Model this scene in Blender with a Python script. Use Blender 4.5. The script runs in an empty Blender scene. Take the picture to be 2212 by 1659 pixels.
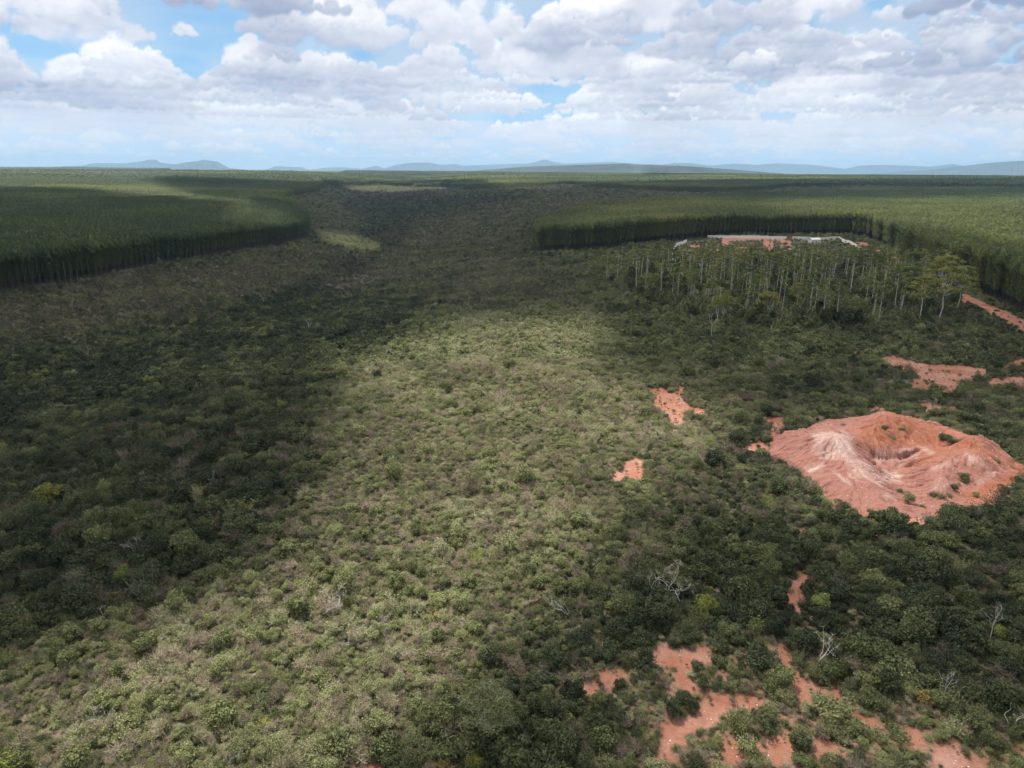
import bpy, math, random
import numpy as np
from mathutils import Matrix, Vector
R = math.radians
rs = np.random.RandomState(7)
scene = bpy.context.scene
C = scene.collection

# ------------------------------------------------------------ camera, light
PITCH, ROLL, CAMZ = R(16.78), R(0.30), 60.0
FV, CXV, CYV = 1533.7, 1106.0, 829.5            # the photograph measured on a 2212 x 1659 sheet
Fw = np.array([0, math.cos(PITCH), -math.sin(PITCH)])
U0 = np.array([0, math.sin(PITCH), math.cos(PITCH)]); R0 = np.array([1.0, 0, 0])
Rt = R0 * math.cos(ROLL) + U0 * math.sin(ROLL)
Up = -R0 * math.sin(ROLL) + U0 * math.cos(ROLL)
cam = bpy.data.objects.new('camera', bpy.data.cameras.new('camera')); C.objects.link(cam)
cam.matrix_world = Matrix(((Rt[0], Up[0], -Fw[0], 0), (Rt[1], Up[1], -Fw[1], 0), (Rt[2], Up[2], -Fw[2], CAMZ), (0, 0, 0, 1)))
cam.data.sensor_width = 36; cam.data.lens = 36 * FV / 2212
cam.data.clip_start = 1; cam.data.clip_end = 150000
scene.camera = cam

SUN_EL, SUN_AZ = R(66), R(-42)                  # azimuth from +Y towards +X
sdir = np.array([math.sin(SUN_AZ) * math.cos(SUN_EL), math.cos(SUN_AZ) * math.cos(SUN_EL), math.sin(SUN_EL)])
world = bpy.data.worlds.new('World'); scene.world = world; world.use_nodes = True
wn = world.node_tree
sky = wn.nodes.new('ShaderNodeTexSky'); sky.sky_type = 'NISHITA'; sky.sun_disc = False
sky.sun_elevation = SUN_EL; sky.sun_rotation = SUN_AZ; sky.altitude = 900; sky.air_density = 1.0; sky.dust_density = 0.6
wn.links.new(sky.outputs[0], wn.nodes['Background'].inputs[0])
wn.nodes['Background'].inputs[1].default_value = 0.065
sl = bpy.data.lights.new('sun', 'SUN'); sl.energy = 5.0; sl.angle = R(0.53); sl.color = (1.0, 0.95, 0.87)
so = bpy.data.objects.new('sun', sl); C.objects.link(so)
so.rotation_mode = 'QUATERNION'; so.rotation_quaternion = Vector(-sdir).to_track_quat('-Z', 'Y')
vs = scene.view_settings
vs.view_transform = 'Standard'; vs.look = 'None'; vs.gamma = 1; vs.use_curve_mapping = False
EXPO = 0.72
vs.exposure = EXPO
cy = scene.cycles
cy.max_bounces = 6; cy.diffuse_bounces = 4; cy.glossy_bounces = 1; cy.transmission_bounces = 3
cy.volume_bounces = 1; cy.transparent_max_bounces = 10
cy.sample_clamp_indirect = 6
cy.use_adaptive_sampling = True; cy.adaptive_threshold = 0.015
cy.use_denoising = True; cy.denoising_prefilter = 'ACCURATE'; cy.denoising_input_passes = 'RGB_ALBEDO_NORMAL'

# ------------------------------------------------------------ maths helpers
def proj(P):
    """world points -> sheet pixels, depth"""
    D = P - np.array([0, 0, CAMZ])
    z = D @ Fw
    zz = np.where(np.abs(z) < 1e-3, 1e-3, z)
    return CXV + FV * (D @ Rt) / zz, CYV - FV * (D @ Up) / zz, z

TAB = np.random.RandomState(11).rand(256, 256)
def vnoise(x, y):
    xi = np.floor(x).astype(int); yi = np.floor(y).astype(int)
    fx = x - xi; fy = y - yi
    fx = fx * fx * (3 - 2 * fx); fy = fy * fy * (3 - 2 * fy)
    a = TAB[xi & 255, yi & 255]; b = TAB[(xi + 1) & 255, yi & 255]
    c = TAB[xi & 255, (yi + 1) & 255]; d = TAB[(xi + 1) & 255, (yi + 1) & 255]
    return (a * (1 - fx) + b * fx) * (1 - fy) + (c * (1 - fx) + d * fx) * fy
def fbm(x, y, o=4, lac=2.03, g=0.5):
    s = 0; a = 1; t = 0
    for i in range(o):
        s = s + a * vnoise(x + 17.3 * i, y - 9.1 * i); t += a; a *= g; x = x * lac; y = y * lac
    return s / t
def sstep(a, b, x):
    t = np.clip((x - a) / (b - a), 0, 1); return t * t * (3 - 2 * t)
def seg_d(x, y, pts, close=False):
    d = np.full(x.shape, 1e12)
    n = len(pts)
    for i in range(n if close else n - 1):
        ax, ay = pts[i]; bx, by = pts[(i + 1) % n]
        vx, vy = bx - ax, by - ay
        t = np.clip(((x - ax) * vx + (y - ay) * vy) / (vx * vx + vy * vy + 1e-9), 0, 1)
        d = np.minimum(d, (x - ax - t * vx) ** 2 + (y - ay - t * vy) ** 2)
    return np.sqrt(d)
def inside(x, y, pts):
    r = np.zeros(x.shape, bool); n = len(pts)
    for i in range(n):
        ax, ay = pts[i]; bx, by = pts[(i + 1) % n]
        if ay == by: continue
        c = ((ay > y) != (by > y)) & (x < (bx - ax) * (y - ay) / (by - ay) + ax)
        r ^= c
    return r
def sdf(x, y, pts):
    d = seg_d(x, y, pts, True)
    return np.where(inside(x, y, pts), -d, d)
def soft(x, y, pts, w):
    """1 inside a polygon, falling to 0 across a border 2w wide"""
    o = np.zeros(x.shape); P = np.array(pts)
    m = (x > P[:, 0].min() - w) & (x < P[:, 0].max() + w) & (y > P[:, 1].min() - w) & (y < P[:, 1].max() + w)
    if m.any(): o[m] = sstep(w, -w, sdf(x[m], y[m], pts))
    return o

# ------------------------------------------------------------ terrain
VAL = [(-620, 5200), (-500, 3200), (-290, 1700), (-160, 1050), (-115, 760), (-135, 520), (-158, 410), (-176, 310), (-205, 220), (-285, 100), (-420, -80), (-600, -600)]
def terrain(x, y):
    x = np.asarray(x, float); y = np.asarray(y, float)
    d = seg_d(x, y, VAL)
    w = 95 + 0.055 * np.clip(y, 0, 4000)
    z = -27 * np.exp(-(d / w) ** 2)
    z = z + 3.2 * (fbm(x / 130 + 5, y / 130 + 3, 3) - 0.5) * 2
    z = z + 0.9 * (fbm(x / 22 + 50, y / 22, 3) - 0.5) * 2
    r = np.hypot(x, y)
    z = z + 26 * sstep(1100, 4200, r) + 8 * sstep(-300, -1500, x) * sstep(800, 2500, y)
    z = z + 26 * (fbm(x / 2600 + 3, y / 2600 + 8, 3) - 0.5) * sstep(2500, 7000, r)
    z = z - 30 * sstep(6000, 16000, r) - 20 * sstep(2500, 5000, x) * sstep(2500, 5000, r)
    return z
def ray(px, py):
    u = (px - CXV) / FV; v = -(py - CYV) / FV
    d = Fw + u * Rt + v * Up
    return d / np.linalg.norm(d)
TT = 45 * 1.012 ** np.arange(560)
def at(px, py, h=0.0):
    """where the sight line through a sheet pixel meets the ground (raised by h)"""
    d = ray(px, py)
    P = d[None] * TT[:, None] + np.array([0, 0, CAMZ])
    f = P[:, 2] - terrain(P[:, 0], P[:, 1]) - h
    k = np.argmax(f < 0)
    if f[k] >= 0: return P[-1, :2]
    t = TT[k - 1] + (TT[k] - TT[k - 1]) * f[k - 1] / (f[k - 1] - f[k])
    return (d * t)[:2]
def poly(pts): return [tuple(at(*p)) for p in pts]
def tz(x, y): return float(terrain(np.array([x]), np.array([y]))[0])

# ------------------------------------------------------------ mesh helpers
def tag(o, label=None, cat=None, group=None, kind=None):
    if label: o['label'] = label
    if cat: o['category'] = cat
    if group: o['group'] = group
    if kind: o['kind'] = kind
    return o
def npmesh(name, V, F, mats, mi=None, smooth=False, attrs=None):
    """V (n,3); F list of (m,k) index arrays; mi per-face material index"""
    me = bpy.data.meshes.new(name)
    V = np.asarray(V, np.float32)
    Fs = [np.asarray(f, np.int32) for f in F if len(f)]
    nl = sum(f.size for f in Fs); nf = sum(len(f) for f in Fs)
    me.vertices.add(len(V)); me.vertices.foreach_set('co', V.ravel())
    me.loops.add(nl); me.polygons.add(nf)
    me.loops.foreach_set('vertex_index', np.concatenate([f.ravel() for f in Fs]) if nf else [])
    tot = np.concatenate([np.full(len(f), f.shape[1], np.int32) for f in Fs])
    st = np.concatenate([[0], np.cumsum(tot)[:-1]]).astype(np.int32)
    me.polygons.foreach_set('loop_start', st)
    if mi is not None: me.polygons.foreach_set('material_index', np.asarray(mi, np.int32))
    me.polygons.foreach_set('use_smooth', np.full(nf, smooth))
    for m in mats: me.materials.append(m)
    for k, a in (attrs or {}).items():
        a = np.asarray(a, np.float32)
        if a.ndim == 1:
            at_ = me.attributes.new(k, 'FLOAT', 'POINT'); at_.data.foreach_set('value', a)
        else:
            at_ = me.attributes.new(k, 'FLOAT_COLOR', 'POINT')
            at_.data.foreach_set('color', np.concatenate([a, np.ones((len(a), 1), np.float32)], 1).ravel() if a.shape[1] == 3 else a.ravel())
    me.update(calc_edges=True)
    return me
class MB:
    def __init__(s): s.V = []; s.F = {3: [], 4: []}; s.M = {3: [], 4: []}; s.n = 0
    def add(s, V, F, m=0):
        V = np.asarray(V, float); F = np.asarray(F, int)
        s.V.append(V); k = F.shape[1]; s.F[k].append(F + s.n); s.M[k].append(np.full(len(F), m)); s.n += len(V)
    def merge(s, o):
        for k in (3, 4):
            for f, m in zip(o.F[k], o.M[k]): s.F[k].append(f + s.n); s.M[k].append(m)
        s.V += o.V; s.n += o.n; return s
    def xf(s, fn): s.V = [fn(v) for v in s.V]; return s
    def copy(s):
        c = MB(); c.V = list(s.V); c.F = {k: list(v) for k, v in s.F.items()}; c.M = {k: list(v) for k, v in s.M.items()}; c.n = s.n; return c
    def mesh(s, name, mats, smooth=False):
        F = [np.concatenate(s.F[k]) for k in (3, 4) if s.F[k]]; mi = np.concatenate([np.concatenate(s.M[k]) for k in (3, 4) if s.M[k]])
        return npmesh(name, np.concatenate(s.V), F, mats, mi, smooth)
    def cards(s, P, N, a, b, m=0, jit=0.6):
        """leaf-sized diamonds at P facing roughly N, half sizes a x b"""
        n = len(P)
        N = N + rs.randn(n, 3) * jit; N /= np.linalg.norm(N, axis=1)[:, None] + 1e-9
        T = rs.randn(n, 3); T -= (T * N).sum(1)[:, None] * N; T /= np.linalg.norm(T, axis=1)[:, None] + 1e-9
        B = np.cross(N, T)
        a = (a * rs.uniform(.6, 1.35, n))[:, None]; b = (b * rs.uniform(.6, 1.35, n))[:, None]
        V = np.stack([P - a * T, P - b * B + a * .25 * T + .2 * b * N, P + a * T, P + b * B - a * .1 * T + .2 * b * N], 1).reshape(-1, 3)
        s.add(V, np.arange(4 * n).reshape(n, 4), m)
    def twigs(s, P, Q, w, m=0):
        """thin straight strips from P to Q"""
        n = len(P); D = Q - P; T = np.cross(D, rs.randn(n, 3)); T /= np.linalg.norm(T, axis=1)[:, None] + 1e-9
        w = np.broadcast_to(w, n)[:, None]
        V = np.stack([P - T * w, P + T * w, Q + T * w * .4, Q - T * w * .4], 1).reshape(-1, 3)
        s.add(V, np.arange(4 * n).reshape(n, 4), m)
    def tube(s, P, r, m=0, k=4):
        P = np.asarray(P, float); n = len(P); r = np.broadcast_to(r, n)
        T = np.gradient(P, axis=0); T /= np.linalg.norm(T, axis=1)[:, None] + 1e-9
        ref = np.array([1, .13, .07]) if abs(T[0][0]) < .8 else np.array([0, 1, .1])
        X = np.cross(T, ref); X /= np.linalg.norm(X, axis=1)[:, None]; Y = np.cross(T, X)
        an = np.arange(k) * 2 * math.pi / k
        V = (P[:, None] + r[:, None, None] * (np.cos(an)[None, :, None] * X[:, None] + np.sin(an)[None, :, None] * Y[:, None])).reshape(-1, 3)
        i = np.arange(n - 1)[:, None] * k; j = np.arange(k)[None]; j2 = (j + 1) % k
        s.add(V, np.stack([i + j, i + j2, i + k + j2, i + k + j], 2).reshape(-1, 4), m)
    def box(s, c, h, m=0, rz=0):
        V = np.array([[x, y, z] for x in (-1, 1) for y in (-1, 1) for z in (-1, 1)], float) * h
        ca, sa = math.cos(rz), math.sin(rz)
        V = np.stack([V[:, 0] * ca - V[:, 1] * sa, V[:, 0] * sa + V[:, 1] * ca, V[:, 2]], 1) + c
        s.add(V, [[0, 1, 3, 2], [4, 6, 7, 5], [0, 4, 5, 1], [2, 3, 7, 6], [0, 2, 6, 4], [1, 5, 7, 3]], m)
def mkobj(name, me, parent=None, loc=None):
    o = bpy.data.objects.new(name, me); C.objects.link(o)
    if parent: o.parent = parent
    if loc is not None: o.location = loc
    return o
def grid_faces(nr, nc):
    i = np.arange(nr - 1)[:, None] * nc; j = np.arange(nc - 1)[None]
    return np.stack([i + j, i + j + 1, i + nc + j + 1, i + nc + j], 2).reshape(-1, 4)

# ------------------------------------------------------------ materials
def newmat(name):
    m = bpy.data.materials.new(name); m.use_nodes = True
    nt = m.node_tree; nt.nodes.clear(); out = nt.nodes.new('ShaderNodeOutputMaterial')
    return m, nt, out
def nd(nt, t, ins=None, **kw):
    n = nt.nodes.new(t)
    for k, v in kw.items(): setattr(n, k, v)
    for k, v in (ins or {}).items():
        if hasattr(v, 'is_output'): nt.links.new(v, n.inputs[k])
        else: n.inputs[k].default_value = v
    return n
def ramp(nt, fac, stops, mode='LINEAR'):
    n = nt.nodes.new('ShaderNodeValToRGB'); n.color_ramp.interpolation = mode
    e = n.color_ramp.elements
    while len(e) < len(stops): e.new(0.5)
    for k, (p, c) in enumerate(stops):
        e[k].position = p; e[k].color = (*c, 1) if len(c) == 3 else (c[0],) * 3 + (1,)
    nt.links.new(fac, n.inputs[0]); return n.outputs[0]
def mixc(nt, f, a, b, bt='MIX'):
    n = nt.nodes.new('ShaderNodeMix'); n.data_type = 'RGBA'; n.blend_type = bt
    for k, v in ((0, f), (6, a), (7, b)):
        if hasattr(v, 'is_output'): nt.links.new(v, n.inputs[k])
        else: n.inputs[k].default_value = v if k == 0 else (*v, 1)
    return n.outputs[2]
def math_(nt, op, a, b=None, clamp=False):
    n = nt.nodes.new('ShaderNodeMath'); n.operation = op; n.use_clamp = clamp
    for k, v in ((0, a), (1, b)):
        if v is None: continue
        if hasattr(v, 'is_output'): nt.links.new(v, n.inputs[k])
        else: n.inputs[k].default_value = v
    return n.outputs[0]
def gpos(nt): return nt.nodes.new('ShaderNodeNewGeometry').outputs['Position']
def leafmat(name, stops, trans=0.28, gloss=0.2):
    m, nt, out = newmat(name)
    a = nd(nt, 'ShaderNodeAttribute', attribute_type='INSTANCER', attribute_name='tint').outputs['Fac']
    col = ramp(nt, a, stops)
    g = nt.nodes.new('ShaderNodeNewGeometry')
    isl = g.outputs['Random Per Island']
    v = math_(nt, 'MULTIPLY_ADD', isl, 0.66); nt.nodes[-1].inputs[2].default_value = 0.68
    hs = nd(nt, 'ShaderNodeHueSaturation', {'Value': v, 'Color': col})
    hue = math_(nt, 'MULTIPLY_ADD', math_(nt, 'FRACT', math_(nt, 'MULTIPLY', isl, 7.31)), 0.07)
    nt.nodes[-1].inputs[2].default_value = 0.465
    nt.links.new(hue, hs.inputs['Hue'])
    p = nd(nt, 'ShaderNodeBsdfPrincipled', {'Base Color': hs.outputs[0], 'Roughness': 0.55, 'Specular IOR Level': gloss})
    t = nd(nt, 'ShaderNodeBsdfTranslucent', {'Color': hs.outputs[0]})
    mx = nd(nt, 'ShaderNodeMixShader', {0: trans, 1: p.outputs[0], 2: t.outputs[0]})
    nt.links.new(mx.outputs[0], out.inputs[0]); return m
def woodmat(name, c1, c2, rough=0.85, tinted=False):
    m, nt, out = newmat(name)
    n = nd(nt, 'ShaderNodeTexNoise', {'Vector': nd(nt, 'ShaderNodeTexCoord').outputs['Object'], 'Scale': 1.3, 'Detail': 3.0})
    r = nd(nt, 'ShaderNodeObjectInfo').outputs['Random']
    f = math_(nt, 'ADD', math_(nt, 'MULTIPLY', r, 0.5), math_(nt, 'MULTIPLY', n.outputs[0], 0.5))
    col = mixc(nt, f, c1, c2)
    if tinted:      # grey old wood in some stands, pale straw in others
        a = nd(nt, 'ShaderNodeAttribute', attribute_type='INSTANCER', attribute_name='tint').outputs['Fac']
        col = mixc(nt, 1.0, col, ramp(nt, a, [(.0, (.44, .41, .41)), (.4, (.66, .62, .60)), (.75, (1.15, 1.12, 1.02))]), 'MULTIPLY')
    p = nd(nt, 'ShaderNodeBsdfPrincipled', {'Base Color': col, 'Roughness': rough, 'Specular IOR Level': 0.2})
    nt.links.new(p.outputs[0], out.inputs[0]); return m
M = {}
M['leaf'] = leafmat('scrub_leaves', [(0, (.032, .043, .022)), (.25, (.066, .081, .036)), (.45, (.150, .163, .066)), (.62, (.275, .290, .125)),
                                     (.76, (.350, .345, .200)), (.86, (.190, .235, .050)), (.94, (.30, .25, .06)), (1, (.30, .17, .07))])
M['twig'] = woodmat('dry_twigs', (.20, .165, .125), (.50, .43, .34), tinted=True)
M['wood'] = woodmat('grey_bark', (.10, .085, .07), (.24, .21, .18))
M['pale'] = woodmat('pale_bark', (.28, .255, .225), (.52, .48, .43))
M['euc'] = leafmat('eucalyptus_leaves', [(0, (.062, .086, .034)), (.5, (.100, .126, .042)), (1, (.185, .200, .052))], 0.17, .15)
M['slimbark'] = woodmat('slender_pale_bark', (.36, .33, .29), (.62, .58, .52))
M['eucbark'] = woodmat('eucalyptus_bark', (.06, .05, .048), (.12, .10, .09))
M['slim'] = leafmat('slender_tree_leaves', [(0, (.060, .088, .028)), (.5, (.135, .155, .042)), (1, (.28, .27, .05))], 0.3)

# bare soil, shared by ground, quarry and road
def soil_color(nt, pos, sc=1.0):
    n1 = nd(nt, 'ShaderNodeTexNoise', {'Vector': pos, 'Scale': .16 * sc, 'Detail': 6.0, 'Roughness': .6}).outputs[0]
    n2 = nd(nt, 'ShaderNodeTexNoise', {'Vector': pos, 'Scale': 1.7 * sc, 'Detail': 6.0, 'Roughness': .7}).outputs[0]
    c = ramp(nt, n1, [(.30, (.34, .125, .072)), (.5, (.42, .185, .120)), (.68, (.50, .27, .20))])
    c = mixc(nt, ramp(nt, n2, [(.45, (0,)), (.75, (.7,))]), c, (.26, .10, .06))
    n3 = nd(nt, 'ShaderNodeTexVoronoi', {'Vector': pos, 'Scale': 1.4}).outputs[0]
    c = mixc(nt, 1.0, c, (.72, .76, .80), 'MULTIPLY')
    c = mixc(nt, math_(nt, 'MULTIPLY', ramp(nt, n3, [(.08, (1,)), (.16, (0,))]), ramp(nt, n1, [(.48, (0,)), (.6, (.8,))])), c, (.62, .48, .42))
    return c, n2
def attr(nt, name): return nd(nt, 'ShaderNodeAttribute', attribute_name=name).outputs['Fac']

m, nt, out = newmat('ground'); M['ground'] = m
pos = gpos(nt)
sc_, n2 = soil_color(nt, pos)
na = nd(nt, 'ShaderNodeTexNoise', {'Vector': pos, 'Scale': .5, 'Detail': 8.0, 'Roughness': .75}).outputs[0]
nb = nd(nt, 'ShaderNodeTexNoise', {'Vector': pos, 'Scale': .02, 'Detail': 5.0}).outputs[0]
lit_ = ramp(nt, na, [(.35, (.045, .042, .026)), (.55, (.10, .082, .055)), (.7, (.17, .125, .085))])
lit_ = mixc(nt, ramp(nt, nb, [(.42, (0,)), (.6, (.45,))]), lit_, (.05, .058, .026))
grass = mixc(nt, math_(nt, 'MULTIPLY', ramp(nt, na, [(.4, (.1,)), (.6, (.95,))]), attr(nt, 'thin')), lit_, (.33, .17, .115))
nf = nd(nt, 'ShaderNodeTexNoise', {'Vector': pos, 'Scale': .004, 'Detail': 7.0, 'Roughness': .62}).outputs[0]
far = ramp(nt, nf, [(.38, (.050, .066, .034)), (.5, (.088, .108, .045)), (.62, (.15, .155, .075))])
c = mixc(nt, attr(nt, 'far'), grass, far)
nm = nd(nt, 'ShaderNodeTexNoise', {'Vector': pos, 'Scale': .55, 'Detail': 7.0, 'Roughness': .78}).outputs[0]
bf = math_(nt, 'ADD', attr(nt, 'bare'), math_(nt, 'MULTIPLY_ADD', nm, .9)); nt.nodes[-1].inputs[2].default_value = 0
bfn = math_(nt, 'SUBTRACT', math_(nt, 'ADD', attr(nt, 'bare'), math_(nt, 'MULTIPLY', nm, 1.7)), .85)
c = mixc(nt, ramp(nt, bfn, [(.25, (0,)), (.62, (1,))]), c, sc_)
bp = nd(nt, 'ShaderNodeBump', {'Height': n2, 'Strength': .5, 'Distance': .25})
p = nd(nt, 'ShaderNodeBsdfPrincipled', {'Base Color': c, 'Roughness': .95, 'Specular IOR Level': .1, 'Normal': bp.outputs[0]})
nt.links.new(p.outputs[0], out.inputs[0])

# ------------------------------------------------------------ map of the place (sheet pixels put down on the ground)
BARE = [
 [(1403,842),(1430,833),(1447,848),(1465,846),(1466,832),(1479,836),(1474,858),(1484,872),(1500,882),(1530,884),(1524,892),(1500,896),(1487,890),(1474,903),(1478,917),(1460,926),(1450,915),(1446,900),(1432,893),(1418,888),(1412,872),(1418,858)],
 [(1318,1038),(1322,1022),(1345,1010),(1350,996),(1372,990),(1390,994),(1388,1040),(1375,1050),(1366,1035),(1350,1028),(1330,1044)],
 [(1918,778),(1945,772),(1990,786),(2060,790),(2108,796),(2100,816),(2060,822),(2045,842),(2005,836),(1975,826),(1985,806),(1940,792)],
 [(2140,818),(2205,812),(2212,832),(2150,834)], [(2170,786),(2212,772),(2212,784),(2180,792)], [(1835,760),(1865,756),(1862,770),(1840,772)],
 [(1870,880),(1905,876),(1915,888),(1880,890)], [(2000,868),(2060,880),(2040,892),(1990,884)],
 [(1655,905),(1682,900),(1690,925),(1676,945),(1660,938),(1668,920)], [(1612,962),(1640,952),(1652,965),(1640,975),(1615,975)],
 [(1396,1412),(1440,1396),(1485,1404),(1500,1388),(1520,1392),(1552,1412),(1530,1432),(1496,1438),(1486,1452),(1500,1480),(1532,1496),(1600,1494),(1640,1502),(1636,1522),(1570,1530),(1545,1562),(1505,1570),(1512,1530),(1518,1505),(1490,1496),(1470,1468),(1472,1440),(1420,1440)],
 [(1424,1566),(1470,1556),(1516,1560),(1506,1584),(1472,1600),(1452,1650),(1418,1650),(1428,1600)],
 [(1680,1392),(1700,1396),(1708,1430),(1735,1462),(1775,1478),(1786,1505),(1758,1524),(1722,1508),(1712,1480),(1692,1450)],
 [(1722,1238),(1742,1242),(1738,1275),(1722,1300),(1730,1325),(1712,1322),(1698,1290),(1712,1262)],
 [(1798,1490),(1812,1470),(1826,1500),(1816,1530),(1800,1520)], [(1844,1545),(1860,1532),(1896,1562),(1914,1580),(1880,1584)],
 [(1938,1572),(1985,1580),(2000,1608),(1982,1626),(1955,1606)], [(2020,1610),(2062,1606),(2082,1634),(2130,1650),(2150,1672),(2040,1675)],
 [(1240,1478),(1300,1470),(1345,1482),(1340,1500),(1260,1500)], [(1300,1448),(1340,1444),(1350,1462),(1310,1466)],
 [(1640,1600),(1680,1590),(1720,1604),(1700,1640),(1650,1640)], [(1560,1600),(1600,1596),(1610,1640),(1570,1650)], [(1750,1600),(1790,1590),(1800,1625),(1760,1640)],
 [(1690,1140),(1740,1136),(1750,1148),(1700,1154)], [(1840,1120),(1890,1128),(1980,1118),(2060,1106),(2060,1124),(1950,1140),(1860,1138)], [(1880,1160),(1900,1150),(1915,1168),(1890,1178)],
 [(1970,1300),(1985,1290),(1992,1310),(1975,1318)], [(2030,1255),(2055,1262),(2040,1275)], [(1855,1365),(1875,1372),(1866,1386)],
 [(740,1660),(800,1650),(850,1662),(800,1672)], [(905,1608),(918,1604),(915,1625)], [(2180,1600),(2212,1605),(2212,1640),(2190,1630)],
]
def widen(P, f): cx, cy = sum(p[0] for p in P) / len(P), sum(p[1] for p in P) / len(P); return [(cx + (x - cx) * f, cy + (y - cy) * f + (f - 1) * 12) for x, y in P]
for i_ in (2, 3, 4, 6, 7, 8, 9): BARE[i_] = widen(BARE[i_], 1.25)
BAREW = [poly(b) for b in BARE]
STANDBARE = [poly(b) for b in [[(1491,529),(1511,528),(1511,534),(1493,534)],[(1558,521),(1574,520),(1573,531),(1560,532)],[(1594,534),(1616,532),(1618,554),(1598,556)],[(1649,521),(1671,520),(1671,541),(1650,542)],
    [(1686,519),(1708,519),(1706,543),(1690,543)],[(1576,598),(1596,600),(1594,608),(1578,608)],[(1630,541),(1645,540),(1646,548),(1632,548)],[(1540,538),(1556,537),(1556,544),(1542,544)],[(1560,515),(1690,516),(1700,521),(1560,521)]]]
CLEARP = poly([(1440,513),(1760,513),(1870,524),(1870,545),(1700,566),(1560,568),(1446,576)])
QC = lambda x, y: ((1860 + x / 3.16) / 1.1573, (960 + y / 3.16) / 1.1573)
QOUT = poly([QC(*p) for p in [(165,545),(300,430),(480,410),(560,340),(650,310),(760,300),(930,320),(1010,305),(1060,280),(1190,262),(1290,300),(1400,325),(1520,350),(1640,400),
        (1720,440),(1800,450),(1900,500),(2000,550),(2090,620),(2200,645),(2240,700),(2120,770),(2060,830),(2090,890),(1950,950),(1800,960),(1700,1000),(1500,1015),(1300,1065),(1100,1045),(860,1045),
        (750,1000),(690,940),(600,860),(530,780),(470,700),(350,620),(200,565)]])
ROADL = [at(*p) for p in [(1858,524),(1884,538),(1930,560),(1975,592),(2030,618),(2075,638),(2150,672),(2215,706),(2330,760)]]
ROADS = [at(*p) for p in [(1146,552),(1142,538),(1146,522),(1156,508)]]
PL_L = [tuple(at(*p)) for p in [(-420,720),(0,634),(100,616),(200,602),(300,582),(400,563),(500,546),(600,529),(660,516),(672,508),(660,492),(634,480),(626,470),(640,462),(622,452),(600,440),(612,428),(650,421),(692,414),(700,404)]]
d404 = np.array(PL_L[-1])
PL_L += [(d404[0] * 1.35, d404[1] * 1.5), (-5200, 7000), (-6500, 2500)]
PL_F = [tuple(at(*p)) for p in [(705,403),(830,402),(900,405),(960,406),(1030,411),(1075,408),(1150,405),(1250,400),(1281,408),(1400,413),(1546,418),(1640,414),(1716,408),(1900,405),(2100,408),(2330,414)]] 
PL_F += [(5200, 2600), (5200, 7000), (-1500, 7000)]
PL_R = [tuple(at(*p)) for p in [(1151,547),(1156,528),(1190,503),(1281,472),(1400,455),(1531,441),(1640,430),(1716,423),(1900,418),(2100,421),(2330,425)]]
PL_R += [(3000, 1500), (1500, 300)] + [tuple(at(*p)) for p in [(2420,790),(2330,742),(2250,700),(2160,655),(2085,622),(2035,600),(1990,572),(1945,548),(1900,528),(1870,514),(1830,508),(1700,508),(1600,508),(1531,512),(1460,520),(1381,527),(1306,538),(1230,544)]]
def in_plant(x, y): return inside(x, y, PL_L) | inside(x, y, PL_F) | inside(x, y, PL_R)
def bare_at(x, y, w=1.2):
    b = np.zeros(x.shape)
    for P in BAREW: b = np.maximum(b, soft(x + 1.6 * (fbm(x / 1.8, y / 1.8, 2) - .5), y + 2.2 * (fbm(x / 1.8 + 9, y / 1.8, 2) - .5), P, w))
    for P in STANDBARE: b = np.maximum(b, .9 * soft(x, y, P, w * 2))
    b = np.maximum(b, soft(x, y, QOUT, w))
    b = np.maximum(b, .9 * sstep(6, 3, seg_d(x, y, [tuple(p) for p in ROADL])))
    return b
THINP = poly([(1240,1470),(1400,1400),(1640,1420),(1700,1260),(1760,1260),(1800,1480),(1960,1560),(2212,1600),(2300,1720),(1380,1720),(1420,1600)])
THIN2 = poly([(1640,1000),(1800,1150),(2212,1110),(2230,760),(1900,740),(1640,880)])
QW = lambda x, y: soft(x, y, QOUT, 1.0)

# ------------------------------------------------------------ ground sheet
az = np.concatenate([np.linspace(-180, -50, 27)[:-1], np.linspace(-50, 50, 470), np.linspace(50, 180, 27)[1:]])
rr = np.concatenate([np.linspace(2, 40, 8)[:-1], 40 * (36500 / 40) ** (np.arange(660) / 659)])
A_, R_ = np.meshgrid(np.radians(az), rr)
X = R_ * np.sin(A_); Y = R_ * np.cos(A_)
Z = terrain(X, Y)
b = bare_at(X.ravel(), Y.ravel()).reshape(X.shape)
bareonly = b
q = QW(X.ravel(), Y.ravel()).reshape(X.shape)
Z = Z - 0.35 * np.where(q > 0, 0, b) * (1 - q) - 3.5 * sstep(.75, 1, q)
th = np.maximum(soft(X.ravel(), Y.ravel(), THINP, 6), .6 * soft(X.ravel(), Y.ravel(), THIN2, 8))
V = np.stack([X, Y, Z], 2).reshape(-1, 3)
g = mkobj('ground', npmesh('ground', V, [grid_faces(len(rr), len(az))[:, ::-1]], [M['ground']], smooth=True,
          attrs={'bare': b.ravel(), 'thin': th, 'far': sstep(1800, 4200, R_).ravel()}))
g['kind'] = 'structure'

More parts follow.
